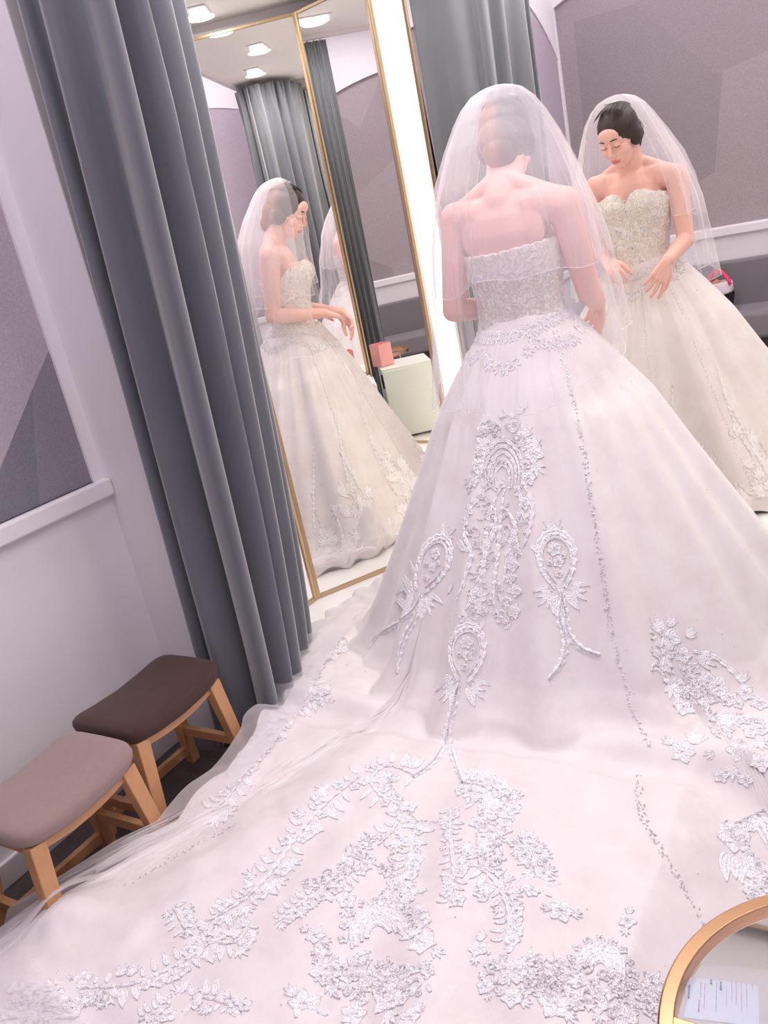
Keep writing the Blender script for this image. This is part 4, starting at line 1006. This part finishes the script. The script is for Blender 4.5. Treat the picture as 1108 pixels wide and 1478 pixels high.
# front bead lines
L = Lace(BV)
for a in (math.radians(76), math.radians(120), math.radians(45), math.radians(160)):
    for s_ in np.linspace(.10, .97, 170): L.bead(skirt_points(np.array([a+rr.uniform(-.01, .01)]), np.array([s_]))[0], rr.uniform(.0015, .0028))
L.cr.build('crystal_trim', M['crystal'], gown)
# scrolls and beads raised on the bodice
L = Lace(BB); rr = random.Random(5)
for k in range(120):
    a = rr.uniform(0, 2*PI); z = rr.uniform(.99, 1.27 if math.sin(a) > 0 else 1.21); r = torso_r(z); p = (T0[0]+r*math.cos(a), T0[1]+r*.8*math.sin(a), z)
    fr = L.frame(p, (0, 0, 1)); 
    if k % 3 == 0: L.flower(p, (0, 0, 1), rr.uniform(.010, .015), 5, 3)
    else:
        R_ = rr.uniform(.010, .018); s0 = rr.choice((-1, 1)); a0 = rr.uniform(0, 6)
        pts = [fr[0]+fr[1]*R_*(1-.6*t)*math.cos(a0+s0*4.5*t)+fr[2]*R_*(1-.6*t)*math.sin(a0+s0*4.5*t) for t in np.linspace(0, 1, 12)]; L.cord(pts, .005, .0035, 0, 12)
for k in range(900):
    a = rr.uniform(.0, PI); z = rr.uniform(1.0, 1.29); L.bead((T0[0]+.14*math.cos(a), T0[1]+.13*math.sin(a), z), rr.uniform(.0012, .0026))
L.done('lace_applique', bod)

#=================================================================== veil: two gathered tiers of tulle
def veil_tier(name, hem, wid, seed, a_lo, a_hi, folds, famp):
    NA, NT = 420, 110; r = random.Random(seed); ph_ = [r.uniform(0, 6) for _ in range(10)]; rows = []
    top = np.array([HC[0], HC[1]-.020, 1.672])
    for i in range(NT+1):
        t = i/NT; row = []
        for j in range(NA+1):
            s = j/NA; a = a_lo+(a_hi-a_lo)*s                       # 0 = +x, 90deg = front
            zh = hem(a); z = top[2]-(top[2]-zh)*t; dz = top[2]-z
            R0 = np.interp(dz, *wid)
            cx = np.interp(dz, [0, .10, .28, .45, 1], [top[0], HC[0], T0[0], T0[0]+.01, T0[0]+.01]); cyy = np.interp(dz, [0, .10, .28, .45, 1], [top[1], HC[1]-.03, T0[1]+.01, T0[1]-.01, T0[1]-.01])
            ey = np.interp(dz, [0, .15, .35, .6, 1], [1.0, 1.0, .84, .86, .95])
            amp = famp*np.interp(dz, [0, .05, .15, .4, 1.0], [.0, .10, .30, .75, 1.2])
            q = a*folds+ph_[0]+.8*math.sin(2.1*a+ph_[1])
            f = 1-2*abs(math.sin(q/2+.15*math.sin(4*dz+ph_[2])))**.8       # narrow crests, wide hollows
            f += .45*math.sin(1.9*q+ph_[3]-1.5*dz)
            rr_ = R0+amp*f
            kk = Kf(np.array([a]))[0]; sk = np.interp(-z, [-v for v in PRZ[1:]], PRR[1:])*kk       # stay outside the skirt
            if z < 1.02: rr_ = max(rr_, sk+.022+amp*.3*(f+1))
            x = cx+rr_*math.cos(a); y = cyy+ey*rr_*math.sin(a) if z >= 1.02 else cyy+rr_*math.sin(a)*np.interp(z, [.85, 1.02], [1.0, ey])
            row.append((x, y, z))
        rows.append(row)
    o = MB().grid(rows).build(name, M['veil'], person, smooth=True)
    e = MB(); path = [rw[0] for rw in rows[30:]]+rows[-1][1:]+[rw[-1] for rw in rows[30:]][::-1]
    e.tube(path, .0008, 5); e.build('veil_edge', M['lace'], o, smooth=True)
    return o
D = math.radians
def hem_short(a): return 1.145+.012*math.sin(3*a)+.008*math.sin(7*a+1)+.02*math.cos(a)
def hem_long(a): return .93-.12*max(0, math.cos(a+PI/2))-.05*max(0, -math.cos(a))+.015*math.sin(2*a+.5)+.008*math.sin(6*a)
veil_tier('veil_tier', hem_short, ([0, .006, .02, .05, .09, .16, .26, .36, .50, 1], [0, .040, .075, .108, .135, .170, .215, .240, .255, .27]), 4, D(135), D(405), 8, .015)
veil_tier('veil_tier', hem_long, ([0, .006, .02, .05, .09, .16, .26, .36, .45, .60, .80, 1], [0, .036, .070, .103, .130, .166, .208, .245, .268, .290, .315, .34]), 9, D(148), D(392), 9, .019)
cb = MB(); 
for k in range(13):
    s_ = (k-6)/6*.032; cb.tube([tuple(hp(s_, -.030, .128)), tuple(hp(s_*1.1, -.055, .116))], .0012, 5)
cb.tube([tuple(hp(s_, -.030, .130)) for s_ in np.linspace(-.034, .034, 12)], .002, 6)
cb.build('veil_comb', M['crystal'], person)
